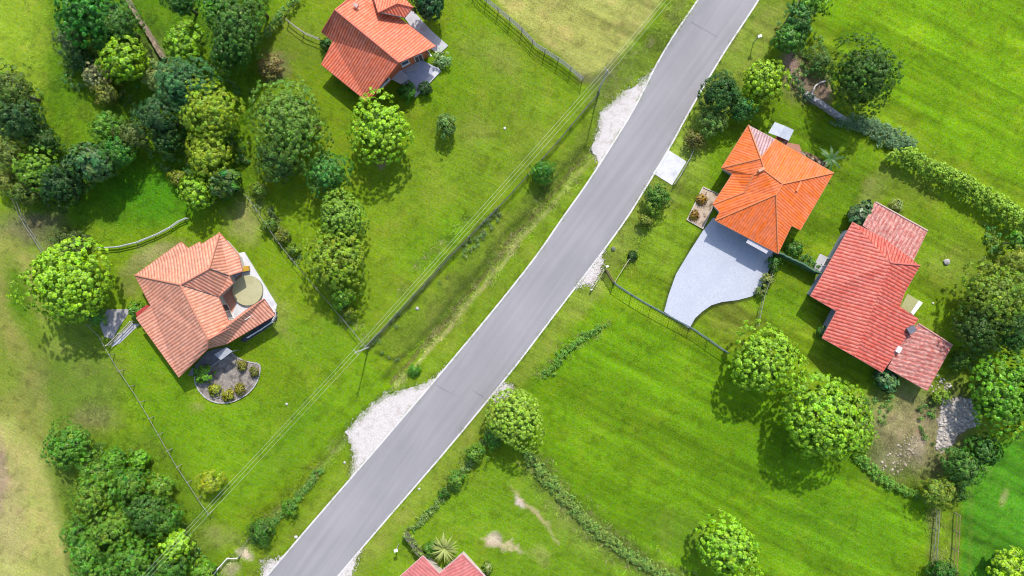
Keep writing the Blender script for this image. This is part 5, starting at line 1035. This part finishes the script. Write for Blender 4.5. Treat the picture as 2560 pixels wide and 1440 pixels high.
hedge('hedge', 'long low scruffy hedge running down from the pale domed roadside tree', [(1318, 1130), (1350, 1175), (1392, 1225), (1450, 1290), (1505, 1335), (1570, 1382), (1640, 1425), (1720, 1475)], 1.5, .55, 'airy', (128, 162, 66))
hedge('hedge', 'short strip of low weedy growth in the field right of the road', [(1500, 818), (1462, 838), (1425, 868), (1395, 900), (1368, 935)], 1.1, .35, 'fine', (112, 160, 52))
hedge('hedge', 'broken low hedge line joining the roadside shrubs toward the dark wall', [(1222, 1092), (1185, 1145), (1140, 1205), (1100, 1250), (1060, 1295), (1030, 1320)], .8, .45, 'airy', (120, 152, 70))
hedge('hedge', 'low scruffy growth in the ditch between the lower gravel patch and the dark ditch bush', [(800, 1175), (760, 1225), (715, 1275), (670, 1318), (640, 1350)], .9, .4, 'airy', (108, 152, 56))
hedge('hedge', 'thin climber along the dark wall near the pink roofed house', [(1015, 1322), (1034, 1345), (1050, 1368), (1062, 1382)], .4, 1.8, 'fine', (130, 156, 62))

# ------------------------------------------------ uncountable growth: grass, rough ground cover
def tufts(name, n, density, hgt, spread, seed, cs=1., wid=.03, k=4, colr=None, bright=(.75, 1.35), lay=.5):
    """clumps of blades; density(px,py)->0..1; colour from the ground under them"""
    rg = np.random.default_rng(seed); X = rg.uniform(-65, 65, n); Y = rg.uniform(-38, 38, n); px = X * PPM + 1280; py = 720 - Y * PPM
    keep = rg.random(n) < density(px, py, X, Y); X, Y = X[keep], Y[keep]; px, py = px[keep], py[keep]; m = len(X)
    ix = np.clip(((X + 66) / .2).astype(int) + 9, 0, COL.shape[1] - 1); iy = np.clip(((Y + 39) / .2).astype(int) + 9, 0, COL.shape[0] - 1)
    c = COL[iy, ix] if colr is None else np.zeros((m, 3)) + np.array(alb(*colr)); z0 = GZ[iy, ix]
    c = c * rg.uniform(*bright, (m, 1)) * np.array(cs)
    a = rg.uniform(0, 6.283, (m, k)); L_ = hgt * rg.uniform(.5, 1.3, (m, k)); hz = L_ * rg.uniform(.25, .7, (m, k)); hr = L_ * rg.uniform(.4, 1.2, (m, k)) * lay * 2
    bx = X[:, None] + rg.normal(0, spread, (m, k)); by = Y[:, None] + rg.normal(0, spread, (m, k)); w_ = wid * rg.uniform(.6, 1.4, (m, k)); ca, sa = np.cos(a), np.sin(a); z = z0[:, None] + np.zeros((m, k))
    v0 = np.stack([bx - sa * w_, by + ca * w_, z], -1); v1 = np.stack([bx + sa * w_, by - ca * w_, z], -1); v2 = np.stack([bx + ca * hr, by + sa * hr, z + hz], -1)
    co = np.stack([v0, v1, v2], 2).reshape(-1, 3); me = bpy.data.meshes.new(name); fast_mesh(me, co, np.arange(m * k * 3).reshape(-1, 3))
    set_col(me, 'soil', np.repeat(c, k * 3, 0)); mt = TUFTM; me.materials.append(mt); o = link(bpy.data.objects.new(name, me)); o['kind'] = 'stuff'; return o
TUFTM, t_, b_ = new_mat('grass_blades', .6); at = t_.nodes.new('ShaderNodeAttribute'); at.attribute_name = 'soil'; t_.links.new(at.outputs['Color'], b_.inputs['Base Color']); b_.inputs['Specular IOR Level'].default_value = .2
tr_ = t_.nodes.new('ShaderNodeBsdfTranslucent'); t_.links.new(at.outputs['Color'], tr_.inputs[0]); ms = t_.nodes.new('ShaderNodeMixShader'); ms.inputs[0].default_value = .35; t_.links.new(b_.outputs[0], ms.inputs[1]); t_.links.new(tr_.outputs[0], ms.inputs[2]); t_.links.new(ms.outputs[0], t_.nodes['Material Output'].inputs[0])
HARD = [RL + RR[::-1]] + list(APR.values()) + [[(1782, 545), (1690, 685), (1660, 779), (1723, 821), (1755, 779), (1804, 755), (1898, 728), (1934, 643), (1934, 600)], [(1672, 376), (1716, 404), (1680, 463), (1632, 433)],
        [(1026, 20), (1121, 115), (1097, 137), (1000, 30)], [(976, 196), (1052, 150), (1102, 180), (1037, 244)], [(545, 742), (600, 633), (693, 762), (640, 815), (560, 800)], [(268, 774), (330, 772), (282, 848), (250, 812)], [(574, 872), (652, 909), (641, 962), (578, 1007), (505, 988), (484, 948)], [(1757, 468), (1797, 486), (1756, 572), (1717, 550)], [(2355, 999), (2425, 995), (2450, 1058), (2369, 1127), (2338, 1122)]]
def soft_ok(px, py):
    r = np.ones(px.shape)
    for h_ in HARD: r[inpoly(px, py, h_)] = 0
    return r
def dlawn(px, py, X, Y): return soft_ok(px, py) * (.35 + .65 * np.clip((fbm(X, Y, .5, 2) - .35) * 3, 0, 1))
tufts('grass', 230000, dlawn, .10, .10, 1, wid=.022, k=3, bright=(.8, 1.4), lay=.5)
ROUGH = [[(1690, 0), (1745, 0), (1640, 160), (1560, 210), (1480, 300), (1475, 380), (1330, 560), (1200, 700), (1010, 890), (940, 860), (1090, 720), (1240, 560), (1420, 370), (1560, 170)],
         [(120, 1090), (250, 940), (320, 980), (420, 1120), (520, 1280), (520, 1440), (200, 1440)], [(2160, 1000), (2340, 990), (2400, 1120), (2330, 1230), (2250, 1210), (2150, 1110)], [(1950, 130), (2060, 120), (2090, 250), (2020, 240)], [(560, 1390), (700, 1240), (820, 1150), (800, 1220), (690, 1340), (640, 1440), (560, 1440)], [(2380, 880), (2460, 900), (2450, 1100), (2390, 1040)], [(100, 480), (300, 480), (300, 600), (120, 620)], [(60, 0), (640, 0), (640, 480), (100, 500)]]
def drough(px, py, X, Y):
    r = np.zeros(px.shape)
    for q in ROUGH: r[inpoly(px + 20 * (fbm(X, Y, .6, 3) - .5), py, q)] = 1
    return r * soft_ok(px, py) * np.clip((fbm(X, Y, .9, 5) - .38) * 4, .05, 1)
tufts('rough_grass', 200000, drough, .26, .12, 2, wid=.03, k=5, bright=(1.05, 2.2), lay=.9)
LINES = [([(1340, 1165), (1385, 1220), (1450, 1290), (1540, 1360), (1640, 1420), (1720, 1460)], 40), ([(1510, 815), (1450, 850), (1400, 890), (1360, 940)], 18), ([(1700, 20), (1600, 130), (1500, 260)], 22), ([(1180, 1140), (1130, 1210), (1060, 1300)], 12), (DITCH, 20), (DITCH2, 18), ([(2335, 1270), (2345, 1440)], 22), ([(600, 480), (650, 520), (700, 590)], 22), ([(1170, 545), (1100, 620), (1000, 720)], 8), ([(1560, 660), (1590, 620), (1620, 560)], 12), ([(560, 580), (530, 600)], 6), ([(820, 720), (870, 800), (920, 850)], 14)]
def dline(px, py, X, Y):
    r = np.zeros(px.shape); wv = 30 * (fbm(X, Y, .4, 7) - .5)
    for l, wd in LINES: r = np.maximum(r, np.clip(1.3 - sdist(px + wv, py + wv, l) / wd, 0, 1))
    return r * soft_ok(px, py) * np.clip((fbm(X, Y, .8, 6) - .4) * 5, 0, 1)
tufts('undergrowth', 240000, dline, .30, .16, 3, wid=.035, k=6, bright=(1.0, 2.6), lay=.9)
tufts('dry_stalks', 60000, dline, .45, .1, 4, wid=.018, k=4, colr=(206, 196, 140), bright=(.7, 1.4), lay=1.)
bpy.context.view_layer.update()
def dedge(px, py, X, Y):
    r = np.zeros(px.shape)
    for p in APR.values(): r = np.maximum(r, np.clip(1.25 - sdist(px, py, p + [p[0]]) / 9, 0, 1))
    for l in (RL, RR): r = np.maximum(r, np.clip(1.2 - sdist(px, py, l) / 5, 0, 1) * .8)
    inroad = inpoly(px, py, RL + RR[::-1]) & (np.minimum(sdist(px, py, RL), sdist(px, py, RR)) > 2)
    return r * ~inroad * np.clip((fbm(X, Y, 1.1, 3) - .46) * 7, 0, 1)
tufts('verge_grass', 1500000, dedge, .16, .10, 7, wid=.03, k=4, bright=(.9, 1.5), lay=.9)
print('objects', len(bpy.data.objects), 'top', sum(o.parent is None for o in bpy.data.objects))
def ring_scatter(polys, n, seed):
    rg = np.random.default_rng(seed); Q = []
    for pts in polys:
        p = dens(P2(pts), .1, 0, True); p = np.array(p); idx = rg.integers(0, len(p), n); Q.append(p[idx] + rg.normal(0, .22, (n, 2)))
    Q = np.concatenate(Q); px = Q[:, 0] * PPM + 1280; py = 720 - Q[:, 1] * PPM; ok = ~inpoly(px, py, RL + RR[::-1]); Q = Q[ok]; n = len(Q)
    bm = bmesh.new(); bmesh.ops.create_icosphere(bm, subdivisions=1, radius=1); bv = np.array([v.co[:] for v in bm.verts]); bf = np.array([[v.index for v in f.verts] for f in bm.faces]); bm.free()
    r = rg.uniform(.02, .07, n); co = bv[None] * r[:, None, None] * np.array([1, 1, .6]) + np.stack([Q[:, 0], Q[:, 1], np.full(n, .045)], -1)[:, None]; f = (bf[None] + (np.arange(n) * len(bv))[:, None, None]).reshape(-1, 3)
    me = bpy.data.meshes.new('loose_gravel'); fast_mesh(me, co.reshape(-1, 3), f); me.materials.append(GRAV); o = link(bpy.data.objects.new('loose_gravel', me)); o['kind'] = 'stuff'
ring_scatter(list(APR.values()), 700, 8)
def ground_cover(name, polys, n, seed, col, th=.5, hz=(.1, .8), lf=.085):
    rg = np.random.default_rng(seed); X = rg.uniform(-64, 64, n); Y = rg.uniform(-37, 37, n); px = X * PPM + 1280; py = 720 - Y * PPM; k = np.zeros(n, bool)
    for q in polys: k |= inpoly(px, py, q)
    k &= fbm(X, Y, .45, 4) > th; k &= soft_ok(px, py) > 0; X, Y = X[k], Y[k]; m = len(X); mm = 22
    off = unit(rg.normal(size=(m, mm, 3))); off[..., 2] = np.abs(off[..., 2]); off *= rg.uniform(.3, 1, (m, mm, 1)) * rg.uniform(.2, .42, (m, 1, 1)); z = rg.uniform(*hz, m)
    P = np.stack([X, Y, z], -1)[:, None] + off; nr = unit(off * 2 + [0, 0, .8] + rg.normal(size=off.shape) * .35)
    cv = rg.normal(1, .22, (m, 1)) * rg.normal(1, .15, (m, mm)); hv = .5 + rg.normal(0, .02, (m, 1)) + np.zeros((m, mm)); T_ = np.stack([np.clip(cv, .4, 1.8), hv, np.ones_like(hv)], -1)
    me = leafmesh(name, P.reshape(-1, 3), nr.reshape(-1, 3), lf * rg.uniform(.7, 1.4, m * mm), T_.reshape(-1, 3), .6); me.materials.append(LEAF); o = link(bpy.data.objects.new(name, me)); o['kind'] = 'stuff'; o.color = (*[v * 1.25 for v in alb(*col)], 1)
WOODP = [[(150, 0), (300, 0), (380, 200), (560, 150), (640, 180), (620, 480), (520, 520), (440, 440), (340, 380), (200, 500), (20, 500), (10, 380), (190, 360), (260, 280), (160, 200)], [(0, 180), (110, 200), (130, 380), (0, 480)]]
ground_cover('wood_undergrowth', WOODP, 30000, 21, (92, 140, 56), .47)
ground_cover('thicket_undergrowth', [[(120, 1060), (230, 1090), (330, 1120), (440, 1200), (480, 1340), (560, 1440), (190, 1440), (190, 1250)]], 40000, 22, (104, 152, 54), .46)
ground_cover('garden_undergrowth', [[(2380, 880), (2480, 880), (2470, 1180), (2380, 1270), (2320, 1220), (2400, 1120), (2450, 1060), (2430, 980)], [(2150, 1000), (2240, 985), (2200, 1080), (2150, 1130)], [(2460, 560), (2560, 600), (2560, 900), (2420, 880)], [(1940, 60), (2050, 60), (2080, 200), (1980, 190)], [(2290, 1000), (2340, 1000), (2330, 1110), (2300, 1090)]], 40000, 23, (104, 148, 56), .47, (.05, .5))
ground_cover('fence_undergrowth', [[(1240, 520), (1260, 545), (970, 855), (905, 870), (940, 835)], [(610, 480), (660, 480), (760, 650), (735, 665)], [(930, 870), (1010, 890), (1000, 905), (940, 885)]], 60000, 24, (112, 140, 70), .52, (.02, .3), .07)
